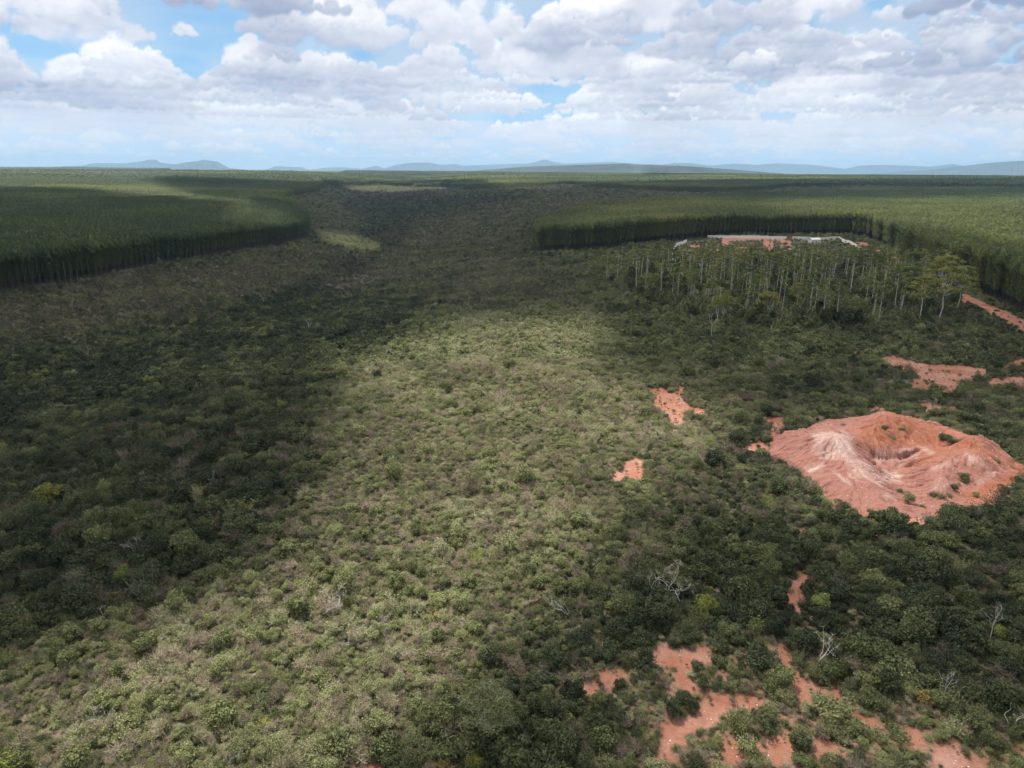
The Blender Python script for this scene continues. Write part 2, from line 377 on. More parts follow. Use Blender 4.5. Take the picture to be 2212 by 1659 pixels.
# ------------------------------------------------------------ quarry
def qpt(x, y, h):
    px, py = QC(x, y); return (*at(px, py, h), h)
PITW = [qpt(x_, y_, 1.6)[:2] for x_, y_ in [(1005,492),(1045,506),(1090,512),(1150,516),(1220,516),(1300,512),(1375,500),(1400,525),(1370,575),(1300,620),(1230,670),(1140,650),(1070,610),(1030,560)]]
QP = [(520,400,4.2),(650,310,3.6),(900,318,4.6),(1060,270,6.4),(1190,230,6.9),(1290,276,5.9),(1500,338,4.2),(1640,410,3.8),(1760,412,6.2),(1900,498,5.0),(2050,604,2.6),(2200,650,.6),
 (300,425,2.6),(170,545,.4),(350,625,.7),(480,700,.5),(530,790,.3),(700,935,0),(860,1045,0),(1100,1045,0),(1300,1065,0),(600,860,.1),
 (570,405,5.4),(700,395,6.0),(830,420,5.6),(880,500,4.4),(895,590,2.8),(1000,680,2.2),(1080,780,1.4),(1150,850,.7),(1200,900,.3),
 (1150,655,-1.3),(1210,630,-1.4),(1290,650,-1.1),(1120,610,-1.3),(1230,720,-1.4),(1220,780,-1.5),(1300,850,-1.0),(1400,900,-.7),(1240,800,-1.3),
 (990,478,2.4),(1100,490,2.2),(1200,494,2.1),(1300,494,2.1),(1380,500,2.2),
 (1200,420,3.1),(1190,330,5.2),(1400,430,3.2),(1540,480,2.3),(1000,420,3.6),(950,350,4.6),(1080,350,5.2),(1320,360,4.6),
 (1640,480,3.0),(1500,545,2.6),(1400,620,1.7),(1300,615,.2),(1750,520,4.8),(1860,600,3.8),(1600,640,2.8),(1480,700,1.5),(1700,700,1.9),(1900,700,1.6),(2020,690,1.2),
 (1570,760,2.3),(1470,830,.6),(1650,820,.5),(1700,900,0),(1900,850,0),(2030,800,.2),(1500,920,-.3),(1600,960,0),(1800,940,0),
 (400,500,2.3),(500,560,2.0),(620,600,2.5),(700,660,2.0),(820,640,2.6),(600,750,1.3),(800,850,1.0),(900,950,.4),(1000,900,.8),(1000,780,1.7),(900,720,2.1)]
Q = np.array([qpt(a_, b_, c_ * .74) for a_, b_, c_ in QP])
ring = np.array([(*p, 0.0) for p in QOUT[::3]])
qc = Q[:, :2].mean(0)
ring2 = ring.copy(); ring2[:, :2] = qc + (ring[:, :2] - qc) * 1.14
Q = np.concatenate([Q, ring2])
def tps(P, z, lam=0.05):
    n = len(P); d = np.linalg.norm(P[:, None] - P[None], axis=2)
    K = np.where(d > 0, d ** 2 * np.log(d + 1e-9), 0) + lam * np.eye(n) * 10
    A = np.zeros((n + 3, n + 3)); A[:n, :n] = K; A[:n, n] = 1; A[:n, n + 1:] = P; A[n, :n] = 1; A[n + 1:, :n] = P.T
    s = np.linalg.solve(A, np.concatenate([z, [0, 0, 0]]))
    def f(x, y):
        o = s[n] + s[n + 1] * x + s[n + 2] * y
        for i in range(n):
            r2 = (x - P[i, 0]) ** 2 + (y - P[i, 1]) ** 2 + 1e-9
            o = o + s[i] * r2 * .5 * np.log(r2)
        return o
    return f
qf = tps(Q[:, :2], Q[:, 2])
QS = .19
qx = np.arange(Q[:, 0].min() - 1, Q[:, 0].max() + 1, QS); qy = np.arange(Q[:, 1].min() - 1, Q[:, 1].max() + 1, QS)
X, Y = np.meshgrid(qx, qy)
H = qf(X, Y)
wob = .9 * (fbm(X / .9, Y / .9, 3) - .5)
carve = soft(X.ravel() + wob.ravel(), Y.ravel() + .6 * wob.ravel(), PITW, .33).reshape(X.shape) * sstep(0, 4.0, seg_d(X, Y, PITW[7:13]))
H = H * (1 - carve) + np.minimum(H, -.8 + .4 * (fbm(X, Y, 2) - .5)) * carve
gx, gy = np.gradient(H, QS)[1], np.gradient(H, QS)[0]
slope = np.hypot(gx, gy)
# rills run down the slope: noise gathered along the fall line
Hs = H.copy()
for _ in range(10): Hs[1:-1, 1:-1] = (Hs[:-2, 1:-1] + Hs[2:, 1:-1] + Hs[1:-1, :-2] + Hs[1:-1, 2:] + Hs[1:-1, 1:-1]) / 5
g1, g0 = np.gradient(Hs, QS)[1], np.gradient(Hs, QS)[0]; gl = np.hypot(g1, g0) + 1e-6; g1, g0 = g1 / gl, g0 / gl
def streak(cell, L, seed):
    o = np.zeros(X.shape); nst = 22
    for sg in (-1, 1):
        x_, y_ = X.copy(), Y.copy()
        for k_ in range(nst // 2):
            i_ = np.clip(((x_ - qx[0]) / QS).astype(int), 0, len(qx) - 1); j_ = np.clip(((y_ - qy[0]) / QS).astype(int), 0, len(qy) - 1)
            x_ = x_ + sg * g1[j_, i_] * L / nst; y_ = y_ + sg * g0[j_, i_] * L / nst
            o += vnoise(x_ / cell + seed, y_ / cell)
    o = (o - o.mean()) / o.std(); return o
s1, s2 = streak(.42, 5.0, 3.3), streak(1.1, 9.0, 41.2)
rill = np.clip(1 - np.abs(s1) * .9, 0, 1) ** 2; rill2 = np.clip(1 - np.abs(s2) * .8, 0, 1) ** 2
sl_ = np.clip(slope, 0, 1.1)
H2 = H - .42 * (.25 + sl_) * rill - 1.3 * (.12 + sl_) * rill2 + 1.1 * (fbm(X / 3.5, Y / 3.5, 4) - .5) + .32 * (fbm(X / .8, Y / .8, 3) - .5)
wj = 1.6 * (fbm(X / 1.7, Y / 1.7, 3) - .5)
w = QW((X + wj).ravel(), (Y - wj).ravel()).reshape(X.shape)
Z = terrain(X, Y) + np.maximum(H2, -2) * np.clip(w * 1.4, 0, 1) + .06 * w - 1.2 * (1 - w) ** 2
# what colour the earth has: white kaolin beds, orange clay, dusty pink
pv = np.stack([X, Y, Z], 2).reshape(-1, 3); sx, sy, _ = proj(pv)
qxp = sx * 1.1573 - 1860; qyp = sy * 1.1573 - 960; qxp = (qxp * 3.16).reshape(X.shape); qyp = (qyp * 3.16).reshape(X.shape)
wx = qxp + 60 * (fbm(X / 2.5, Y / 2.5, 3) - .5); wy = qyp + 60 * (fbm(X / 2.5 + 9, Y / 2.5, 3) - .5)
def smap(polys, w): 
    o = np.zeros(X.shape)
    for P in polys: o = np.maximum(o, soft(wx, wy, P, w))
    return o
white = smap([[(520,400),(600,375),(760,380),(860,440),(900,590),(780,600),(640,600),(515,545),(560,480)], [(760,590),(880,590),(960,600),(1060,700),(1130,760),(1000,760),(860,700),(800,640)],
              [(700,700),(760,720),(840,780),(780,765)],[(830,700),(870,710),(915,760),(890,755)],[(1060,850),(1130,860),(1190,915),(1120,890)],[(1040,600),(1200,610),(1270,620),(1240,640),(1060,630)],
              [(1080,700),(1200,680),(1260,720),(1230,790),(1150,760)],[(1380,500),(1480,520),(1510,550),(1440,550)],[(1750,560),(1860,600),(1910,640),(1960,690),(1880,660),(1780,610)],
              [(1560,760),(1640,790),(1600,830),(1480,850),(1500,800)],[(1940,690),(2010,685),(1900,760),(1840,775),(1900,730)],[(1480,660),(1620,600),(1700,590),(1640,640),(1520,690)], [(470,660),(620,620),(640,650),(520,700)], [(980,750),(1110,740),(1160,790),(1060,800)]], 22)
white = np.maximum(white, .55 * smap([[(1010,500),(1380,505),(1375,600),(1040,605)]], 12))
white = np.clip(white * (.66 + .15 * s1 + .15 * s2) + .10 * sl_ * (s2 > .7), 0, 1)
orange = smap([[(900,330),(1060,260),(1190,200),(1420,300),(1660,380),(1660,470),(1500,560),(1380,500),(1000,490),(900,420)], [(1640,460),(1760,400),(1950,500),(2100,620),(2212,640),(2212,720),(2060,640),(1800,520),(1560,560),(1440,640),(1280,640),(1380,570)],
               [(1700,860),(2100,700),(2240,640),(2240,900),(1800,960)]], 60)
dark = np.clip(.9 * rill * sl_ + .25 * (slope > 1.4) * (s1 > .3), 0, 1)  # darker tone along the rills and on the steepest faces
qmat, nt, out = newmat('quarry_earth'); M['quarry'] = qmat
pos = gpos(nt)
n1 = nd(nt, 'ShaderNodeTexNoise', {'Vector': pos, 'Scale': .35, 'Detail': 8.0, 'Roughness': .65}).outputs[0]
n2 = nd(nt, 'ShaderNodeTexNoise', {'Vector': pos, 'Scale': 3.0, 'Detail': 6.0, 'Roughness': .7}).outputs[0]
pink = ramp(nt, n1, [(.3, (.30, .125, .095)), (.5, (.37, .17, .13)), (.62, (.33, .155, .125)), (.75, (.43, .245, .20))])
oran = ramp(nt, n1, [(.3, (.29, .095, .048)), (.5, (.35, .138, .082)), (.62, (.31, .12, .07)), (.78, (.40, .20, .135))])
wht = ramp(nt, n2, [(.3, (.40, .24, .19)), (.5, (.54, .38, .32)), (.75, (.64, .50, .45))])
c = mixc(nt, attr(nt, 'orange'), pink, oran)
c = mixc(nt, attr(nt, 'white'), c, wht)
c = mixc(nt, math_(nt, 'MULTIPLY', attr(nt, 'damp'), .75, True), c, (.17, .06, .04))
c = mixc(nt, 1.0, c, (.86, .88, .90), 'MULTIPLY')
vo = nd(nt, 'ShaderNodeTexVoronoi', {'Vector': pos, 'Scale': 2.2}).outputs[0]
c = mixc(nt, math_(nt, 'MULTIPLY', ramp(nt, vo, [(.07, (.8,)), (.13, (0,))]), ramp(nt, n1, [(.5, (0,)), (.6, (1,))])), c, (.62, .47, .40))
bp = nd(nt, 'ShaderNodeBump', {'Height': n2, 'Strength': .9, 'Distance': .45})
p = nd(nt, 'ShaderNodeBsdfPrincipled', {'Base Color': c, 'Roughness': .95, 'Specular IOR Level': .1, 'Normal': bp.outputs[0]})
nt.links.new(p.outputs[0], out.inputs[0])
keep = (w > 0.001)
F = grid_faces(*X.shape)[:, ::1]
kf = keep.ravel()[F].any(1)
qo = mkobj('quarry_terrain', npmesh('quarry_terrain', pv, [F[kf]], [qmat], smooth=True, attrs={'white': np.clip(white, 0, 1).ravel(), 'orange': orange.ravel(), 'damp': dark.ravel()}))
qo['kind'] = 'structure'
def quarry_z(x, y):
    i = np.clip(((x - qx[0]) / QS).astype(int), 0, len(qx) - 1); j = np.clip(((y - qy[0]) / QS).astype(int), 0, len(qy) - 1)
    return Z[j, i]
# ------------------------------------------------------------ plant builders (unit plants: crown radius about 1)
def sph(n, up=-0.15):
    v = rs.randn(n * 4 + 24, 3); v /= np.linalg.norm(v, axis=1)[:, None]
    v = v[v[:, 2] > up][:n]; return v
def lobes(mb, cs, rads, n, a, b, m=0, up=-0.2, jit=.6, sq=1.0):
    w = np.array(rads) ** 2; w = w / w.sum()
    for c, r, k in zip(cs, rads, w):
        d = sph(max(4, int(n * k)), up); rad = r * rs.uniform(.62, 1.06, len(d))[:, None]
        mb.cards(np.array(c) + d * rad * [1, 1, sq], d, a, b, m, jit)
def leafy(n, a, b, nl, hz=1.0, spread=.62, stems=5, lr=(.3, .5)):
    cr, wd = MB(), MB()
    cs, rads = [], []
    for i in range(nl):
        t = rs.uniform(0, 2 * math.pi); q_ = spread * math.sqrt(rs.rand())
        cs.append((q_ * math.cos(t), q_ * math.sin(t), hz * rs.uniform(.5, 1.0) * (1 - .35 * q_))); rads.append(rs.uniform(*lr))
    cs.append((rs.uniform(-.2, .2), rs.uniform(-.2, .2), .35 * hz)); rads.append(.7)
    lobes(cr, cs, rads, n, a, b)
    for c in cs[:stems]:
        c = np.array(c); wd.tube([(c[0] * .1, c[1] * .1, -.15), c * [.5, .5, .45], c * .95], [.05, .035, .015], 1, 3)
    P = np.array(cs)[rs.randint(0, len(cs), stems * 7)]; Q_ = P + sph(len(P), -.1) * rs.uniform(.3, .6, (len(P), 1))
    wd.twigs(P, Q_, .012, 1)
    return cr, wd
def grow(mb, p, d, L, r, lev, m, k=4, kink=.35, nb=(2, 4), fall=.68, up=.15, twig=0.35):
    """a limb that bends and forks"""
    pts = [np.array(p, float)]; dd = np.array(d, float); n = 4 if lev > 0 else 3
    for i in range(n):
        dd = dd + rs.randn(3) * kink * .5 + [0, 0, up * .3]; dd /= np.linalg.norm(dd)
        pts.append(pts[-1] + dd * L / n)
    mb.tube(pts, np.linspace(r, r * .6, len(pts)), m, k)
    tips = []
    if lev <= 0: return [pts[-1]]
    for j in range(rs.randint(nb[0], nb[1] + 1)):
        q_ = pts[rs.randint(max(1, len(pts) - 3), len(pts))] if j else pts[-1]
        nd_ = dd + rs.randn(3) * .75; nd_ /= np.linalg.norm(nd_)
        tips += grow(mb, q_, nd_, L * fall * rs.uniform(.7, 1.2), r * .6, lev - 1, m, 3, kink, nb, fall, up)
    return tips
def dry(nst, ntw, nleaf, hz=1.0):
    cr, wd = MB(), MB(); tips = []
    for i in range(nst):
        t = rs.uniform(0, 2 * math.pi); d = np.array([math.cos(t) * .7, math.sin(t) * .7, 1.0]); d /= np.linalg.norm(d)
        tips += grow(wd, (0, 0, -.1), d, .62 * hz, .022, 1, 1, 3, .4, (2, 3))
    T = np.array(tips); P = T[rs.randint(0, len(T), ntw)] * rs.uniform(.6, 1, (ntw, 1))
    D = sph(ntw, -.05); wd.twigs(P, P + D * rs.uniform(.2, .5, (ntw, 1)), .011, 1)
    P = T[rs.randint(0, len(T), nleaf)] + rs.randn(nleaf, 3) * .2
    if nleaf: cr.cards(P, sph(nleaf, -.2), .05, .032, 0)
    return cr, wd
def sprig(nst, nl, a, b, hz=1.0, open_=.55):
    """a loose shrub: leaves set along many thin stems"""
    cr, wd = MB(), MB(); D = sph(nst, .0); D[:, 2] = D[:, 2] * (1.2 - open_) + open_ * rs.rand(nst); D /= np.linalg.norm(D, axis=1)[:, None]
    L = rs.uniform(.55, 1.1, nst) * (1 + .25 * np.sin(5 * np.arctan2(D[:, 1], D[:, 0]) + rs.rand() * 6)); D = D * [1, 1, hz]
    B = rs.randn(nst, 3) * [.12, .12, 0]; T = B + D * L[:, None] - [0, 0, .05]; wd.twigs(B, T, .014, 1)
    k_ = rs.randint(0, nst, nl); t = rs.uniform(.35, 1.05, (nl, 1)); P = B[k_] + (T - B)[k_] * t + rs.randn(nl, 3) * .075
    cr.cards(P, D[k_] * .6 + [0, 0, .5], a, b, 0, .7); return cr, wd
def tussock(n, hz=.8):
    cr, wd = MB(), MB()
    P = np.concatenate([rs.randn(n, 2) * .35, np.zeros((n, 1)) - .05], 1); D = sph(n, .1) * [.6, .6, 1] * rs.uniform(.4, 1, (n, 1)) * hz
    cr.twigs(P, P + D, .03, 0)
    return cr, wd
def both(cw): return cw[0].copy().merge(cw[1])
PROT = bpy.data.collections.new('plant_kinds')
def setcol(name, meshes):
    col = bpy.data.collections.new(name)
    for i, me in enumerate(meshes):
        o = bpy.data.objects.new('%s_%02d' % (name, i), me); col.objects.link(o)
    return col
LM = [M['leaf'], M['twig']]; WM = [M['leaf'], M['wood']]
# kinds of near scrub: 0-5 leafy, 6-8 broad leaved, 9-12 dry, 13-14 tussock
near = []
for i in range(2): near.append((leafy([1500, 1900][i], .066, .040, rs.randint(6, 11), [1.0, 1.3][i]), WM))
for i in range(4): near.append((sprig([70, 95, 60, 120][i], [1500, 1300, 900, 1900][i], .062, .036, [1.0, 1.25, 1.5, .85][i], [.5, .7, .8, .35][i]), [M['leaf'], M['twig']]))
for i in range(3): near.append((leafy(2100, .078, .052, rs.randint(9, 14), [1.0, 1.2, 1.4][i], .7, 4, (.22, .38)), WM))
for i in range(4): near.append((dry([9, 12, 8, 10][i], [420, 520, 350, 450][i], [0, 220, 420, 90][i], [1.1, 1.0, 1.3, .9][i]), LM))
for i in range(2): near.append((tussock(260, [.7, 1.0][i]), LM))
NEAR = [both(c).mesh('scrub_near', mt) for c, mt in near]
NK = len(NEAR)
farp = []
for i in range(5): farp.append((leafy([330, 380][i % 2], .15, .10, rs.randint(5, 9), [1.0, 1.3, .85, 1.45, 1.1][i], .62, 3) if i < 2 else sprig(60, 360, .13, .085, [1, 1, 1, 1.35, .9][i], .5), WM))
for i in range(3): farp.append((leafy(300, .19, .12, rs.randint(7, 10), [1.0, 1.25, 1.4][i], .72, 2, (.25, .4)), WM))
for i in range(3):
    cr, wd = MB(), MB()
    P = sph(200, 0) * rs.uniform(.3, .8, (200, 1)) * [1, 1, 1.1]; wd.twigs(P * [.5, .5, .3], P + rs.randn(200, 3) * .12, .028, 1)
    n_ = [20, 60, 110][i]; cr.cards(sph(n_, -.1) * rs.uniform(.5, .9, (n_, 1)), sph(n_, -.1), .13, .09, 0)
    farp.append(((cr, wd), LM))
FAR = [both(c).mesh('scrub_far', mt) for c, mt in farp]

def stuff_from(name, P, rz, sc, pi, tint, col, label):
    me = bpy.data.meshes.new(name); n = len(P)
    me.vertices.add(n); me.vertices.foreach_set('co', np.asarray(P, np.float32).ravel())
    for k, t, v in (('rz', 'FLOAT', rz), ('tint', 'FLOAT', tint), ('pi', 'INT', pi)):
        a = me.attributes.new(k, t, 'POINT'); a.data.foreach_set('value', np.asarray(v, np.int32 if t == 'INT' else np.float32))
    a = me.attributes.new('sc', 'FLOAT_VECTOR', 'POINT'); a.data.foreach_set('vector', np.asarray(sc, np.float32).ravel())
    o = mkobj(name, me); tag(o, label, kind='stuff')
    ng = bpy.data.node_groups.new(name + '_spread', 'GeometryNodeTree')
    ng.interface.new_socket('Geometry', in_out='INPUT', socket_type='NodeSocketGeometry')
    ng.interface.new_socket('Geometry', in_out='OUTPUT', socket_type='NodeSocketGeometry')
    gi = ng.nodes.new('NodeGroupInput'); go = ng.nodes.new('NodeGroupOutput')
    ip = ng.nodes.new('GeometryNodeInstanceOnPoints'); ci = ng.nodes.new('GeometryNodeCollectionInfo')
    ci.inputs['Collection'].default_value = col; ci.inputs['Separate Children'].default_value = True; ci.inputs['Reset Children'].default_value = True
    def na_(nm, dt):
        q_ = ng.nodes.new('GeometryNodeInputNamedAttribute'); q_.data_type = dt; q_.inputs['Name'].default_value = nm
        return [s for s in q_.outputs if s.enabled and s.name == 'Attribute'][0]
    cx = ng.nodes.new('ShaderNodeCombineXYZ'); ng.links.new(na_('rz', 'FLOAT'), cx.inputs[2])
    er = ng.nodes.new('FunctionNodeEulerToRotation'); ng.links.new(cx.outputs[0], er.inputs[0])
    ng.links.new(gi.outputs[0], ip.inputs['Points']); ng.links.new(ci.outputs[0], ip.inputs['Instance'])
    ip.inputs['Pick Instance'].default_value = True
    ng.links.new(na_('pi', 'INT'), ip.inputs['Instance Index']); ng.links.new(er.outputs[0], ip.inputs['Rotation'])
    ng.links.new(na_('sc', 'FLOAT_VECTOR'), ip.inputs['Scale']); ng.links.new(ip.outputs[0], go.inputs[0])
    md = o.modifiers.new('spread', 'NODES'); md.node_group = ng
    return o

# ------------------------------------------------------------ scrub: where it stands and what it is like
def jgrid(r0, r1, s, half=R(44)):
    xs = np.arange(-r1 * math.sin(half), r1 * math.sin(half), s); ys = np.arange(20, r1, s)
    X, Y = np.meshgrid(xs, ys); X = X + (np.arange(len(ys)) % 2)[:, None] * s * .5
    X = (X + rs.uniform(-.45, .45, X.shape) * s).ravel(); Y = (Y + rs.uniform(-.45, .45, Y.shape) * s).ravel()
    r = np.hypot(X, Y); k = (r >= r0) & (r < r1) & (np.abs(X) < np.tan(half) * Y + 25)
    return X[k], Y[k]
bands = [45]
while bands[-1] < 3200: bands.append(bands[-1] * 1.13)
PX, PY, PS = [], [], []
for a_, b_ in zip(bands[:-1], bands[1:]):
    s = max(1.2, (a_ + b_) / 2 * .0049)
    x, y = jgrid(a_, b_, s); PX.append(x); PY.append(y); PS.append(np.full(len(x), s))
PX, PY, PS = map(np.concatenate, (PX, PY, PS))
k = ~in_plant(PX, PY); PX, PY, PS = PX[k], PY[k], PS[k]
PZ = terrain(PX, PY)
sx, sy, dz = proj(np.stack([PX, PY, PZ], 1))
k = (sx > -230) & (sx < 2440) & (sy < 1900) & (dz > 0); PX, PY, PS, PZ, sx, sy, dz = [a[k] for a in (PX, PY, PS, PZ, sx, sy, dz)]
def zone(pts, w=45): return soft(sx, sy, pts, w)
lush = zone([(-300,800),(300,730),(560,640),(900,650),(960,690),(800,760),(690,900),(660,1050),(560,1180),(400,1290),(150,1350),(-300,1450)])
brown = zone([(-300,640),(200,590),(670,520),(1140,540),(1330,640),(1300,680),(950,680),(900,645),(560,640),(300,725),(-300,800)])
vfar = zone([(600,400),(1750,395),(1500,430),(1200,460),(1150,540),(660,510),(600,440)], 8)
gallery = zone([(760,425),(1150,420),(1100,440),(900,480),(880,520),(830,560),(700,640),(600,660),(640,610),(760,540),(780,480),(740,440)], 14)
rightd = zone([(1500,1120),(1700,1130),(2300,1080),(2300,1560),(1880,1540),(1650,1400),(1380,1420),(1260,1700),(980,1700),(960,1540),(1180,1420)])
pale = zone([(700,780),(1000,680),(1280,680),(1400,820),(1640,880),(1500,1000),(1300,1150),(1100,1400),(700,1700),(-300,1750),(-300,1450),(200,1370),(600,1180),(680,960)])  # pale dry growth, with the slope's sunlight also put into leaf tint
sand = np.maximum(zone([(685,498),(760,506),(820,528),(816,545),(760,543),(700,522)], 7), zone([(735,400),(965,400),(962,410),(840,417),(758,414)], 3))
patchy = zone([(680,614),(800,588),(840,598),(750,634),(690,632)], 10)
qside = zone([(1640,860),(1800,700),(2300,700),(2300,1100),(1750,1100),(1560,1000)])
STAND = poly([(1308,606),(1400,585),(1480,566),(1640,566),(1850,562),(1960,586),(2040,618),(2070,655),(1990,700),(1840,706),(1700,716),(1600,712),(1500,694),(1400,648)])
nz = fbm(PX / 14, PY / 14, 3); nz2 = fbm(PX / 38 + 7, PY / 38, 3)
glow = zone([(940,700),(1090,682),(1290,676),(1300,730),(1200,770),(960,790)], 40)  # brightness of the sunlit patch, put into the leaf tint
size = .95 + 1.12 * lush + .55 * rightd * (.4 + nz2) + .35 * qside + .7 * vfar + .25 * brown - .05 * pale
size = size * np.exp(rs.randn(len(PX)) * .42) * (.55 + .9 * nz)
size = np.where(size > 2.6, 2.6 + (size - 2.6) * .25, size)
dryp = .25 + .70 * brown + .20 * pale - .13 * lush - .12 * rightd - .14 * gallery + .60 * vfar + .35 * (nz2 - .5)
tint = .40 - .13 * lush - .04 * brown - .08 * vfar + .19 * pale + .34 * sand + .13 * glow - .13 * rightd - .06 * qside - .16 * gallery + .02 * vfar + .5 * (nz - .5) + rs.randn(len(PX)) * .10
u = rs.rand(len(PX))
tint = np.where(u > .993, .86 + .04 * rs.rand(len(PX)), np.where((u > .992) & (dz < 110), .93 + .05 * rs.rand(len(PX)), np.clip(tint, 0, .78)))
b = bare_at(PX, PY, 1.6)
thin = np.maximum(soft(PX, PY, THINP, 5), .55 * soft(PX, PY, THIN2, 8))
verge = zone([(1900,560),(1990,590),(2085,640),(2230,712),(2230,740),(2060,672),(1960,615),(1890,575)], 10); verge = np.maximum(verge, 1.25 * zone([(1130,516),(1156,516),(1160,566),(1128,566)], 5)); size = size * (1 - .55 * verge)
clr = soft(PX, PY, CLEARP, 8); size = size * (1 - .5 * clr) * (1 - .45 * np.maximum(sand, patchy))
rad = np.maximum(size, .60 * PS * (1 - .4 * clr))
acc = np.clip((PS / (1.0 * rad)) ** 2, 0, 1) * 1.0
acc = acc * (1 - .5 * patchy) * (1 - .55 * clr) * (1 - .32 * thin) * np.where(b > .35, .10, 1.0)
inq = soft(PX, PY, QOUT, 1.0) > .02
k = (rs.rand(len(PX)) < acc) & ~inq
rad = np.where(thin > .5, rad * .95, rad); rad = np.where(b > .35, np.minimum(rad, rs.uniform(.3, .9, len(rad))), rad)
PX, PY, PS, PZ, sx, sy, dz, rad, dryp, tint, lush, rightd, b, nz = [a[k] for a in (PX, PY, PS, PZ, sx, sy, dz, rad, dryp, tint, lush, rightd, b, nz)]
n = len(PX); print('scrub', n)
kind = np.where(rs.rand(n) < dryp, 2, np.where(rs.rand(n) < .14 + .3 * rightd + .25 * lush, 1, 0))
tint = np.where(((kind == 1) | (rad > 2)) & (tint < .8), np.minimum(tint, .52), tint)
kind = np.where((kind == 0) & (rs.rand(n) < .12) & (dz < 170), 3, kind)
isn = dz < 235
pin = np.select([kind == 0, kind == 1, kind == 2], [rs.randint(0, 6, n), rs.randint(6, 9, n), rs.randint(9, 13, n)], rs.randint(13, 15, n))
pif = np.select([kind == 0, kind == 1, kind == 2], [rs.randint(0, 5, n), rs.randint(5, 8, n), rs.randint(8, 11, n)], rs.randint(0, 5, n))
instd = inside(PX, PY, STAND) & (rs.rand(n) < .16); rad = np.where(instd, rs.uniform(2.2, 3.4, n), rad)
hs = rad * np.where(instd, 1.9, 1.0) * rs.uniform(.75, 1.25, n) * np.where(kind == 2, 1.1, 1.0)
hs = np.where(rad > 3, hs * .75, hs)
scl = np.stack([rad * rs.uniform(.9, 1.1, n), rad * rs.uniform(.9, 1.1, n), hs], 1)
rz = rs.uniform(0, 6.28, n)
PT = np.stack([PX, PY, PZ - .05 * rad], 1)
# the 300 that show largest of each kind are plants of their own
infr = (sx > -20) & (sx < 2232) & (sy < 1680) & isn
app = rad / dz * infr
solo = np.zeros(n, bool)
def tword(t, kd):
    if t > .92: return 'orange-leaved'
    if t > .82: return 'bright yellow-green'
    if kd == 2: return 'grey twiggy' if t < .45 else 'pale straw-grey'
    return 'dark green' if t < .22 else 'mid green' if t < .42 else 'olive green' if t < .6 else 'pale grey-green'
def place_word(px, py):
    if py > 1380:
        if px < 620: return 'in the scrub at the bottom left corner'
        if px < 1180: return 'in the sunlit scrub along the bottom middle'
        if px < 1780: return 'round the red earth patches at the bottom right'
        return 'in the shaded thicket of the bottom right corner'
    if px < 700: return 'in the dark thicket left of the sunlit scrub'
    if px < 1500: return 'on the open middle slope'
    return 'near the pink quarry on the right'
KN = {0: ('leafy_shrub', 'leafy shrub', 'shrub'), 1: ('broadleaf_bush', 'broad-leaved bush', 'bush'), 2: ('dry_shrub', 'half-bare shrub', 'shrub')}
for kd, lim in ((0, 300), (1, 300), (2, 300)):
    idx = np.argsort(-np.where(kind == kd, app, 0))[:lim]
    for i in idx:
        if app[i] <= 0: continue
        solo[i] = True
        nm, nn, cat = KN[kd]
        o = mkobj(nm, NEAR[pin[i]], loc=PT[i]); o.rotation_euler = (0, 0, rz[i]); o.scale = scl[i]; o['tint'] = float(tint[i])
        lb = '%s%s %s %s' % ('large ' if rad[i] > 2.1 else 'small ' if rad[i] < 1.15 else '', tword(tint[i], kd), nn, place_word(sx[i], sy[i]))
        tag(o, lb, cat, (nn + ('es ' if nn.endswith('sh') else 's ')) + place_word(sx[i], sy[i]))
CN = setcol('scrub_near', NEAR); CF = setcol('scrub_far', FAR)
k = isn & ~solo
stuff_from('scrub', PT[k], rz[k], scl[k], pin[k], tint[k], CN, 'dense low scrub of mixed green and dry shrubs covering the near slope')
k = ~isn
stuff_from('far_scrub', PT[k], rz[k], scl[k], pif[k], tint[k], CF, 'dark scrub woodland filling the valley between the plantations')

# undergrowth: low leaves and dry grass that fill the gaps between shrubs near the camera
x, y = jgrid(45, 300, .78); z = terrain(x, y); ux, uy, uz = proj(np.stack([x, y, z], 1)); bb = bare_at(x, y, 1.0)
k = ~in_plant(x, y) & (ux > -120) & (ux < 2330) & (uy < 1800) & ~(soft(x, y, QOUT, 1) > .02) & (rs.rand(len(x)) < np.where(bb > .3, .10, .9))
x, y, z = x[k], y[k], z[k]; bb = bb[k]; n = len(x)
r_ = rs.uniform(.35, .75, n) * np.where(bb > .3, .5, 1)
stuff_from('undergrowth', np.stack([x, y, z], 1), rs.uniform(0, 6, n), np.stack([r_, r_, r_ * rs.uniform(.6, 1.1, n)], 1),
           np.where(rs.rand(n) < .45, rs.randint(0, 6, n), np.where(rs.rand(n) < .5, rs.randint(9, 13, n), 13)), np.clip(.46 + rs.randn(n) * .17 - .25 * np.clip((140 - np.abs(x + 170)) / 140, 0, 1), 0, .78), CN, 'low undergrowth and dry grass between the shrubs')

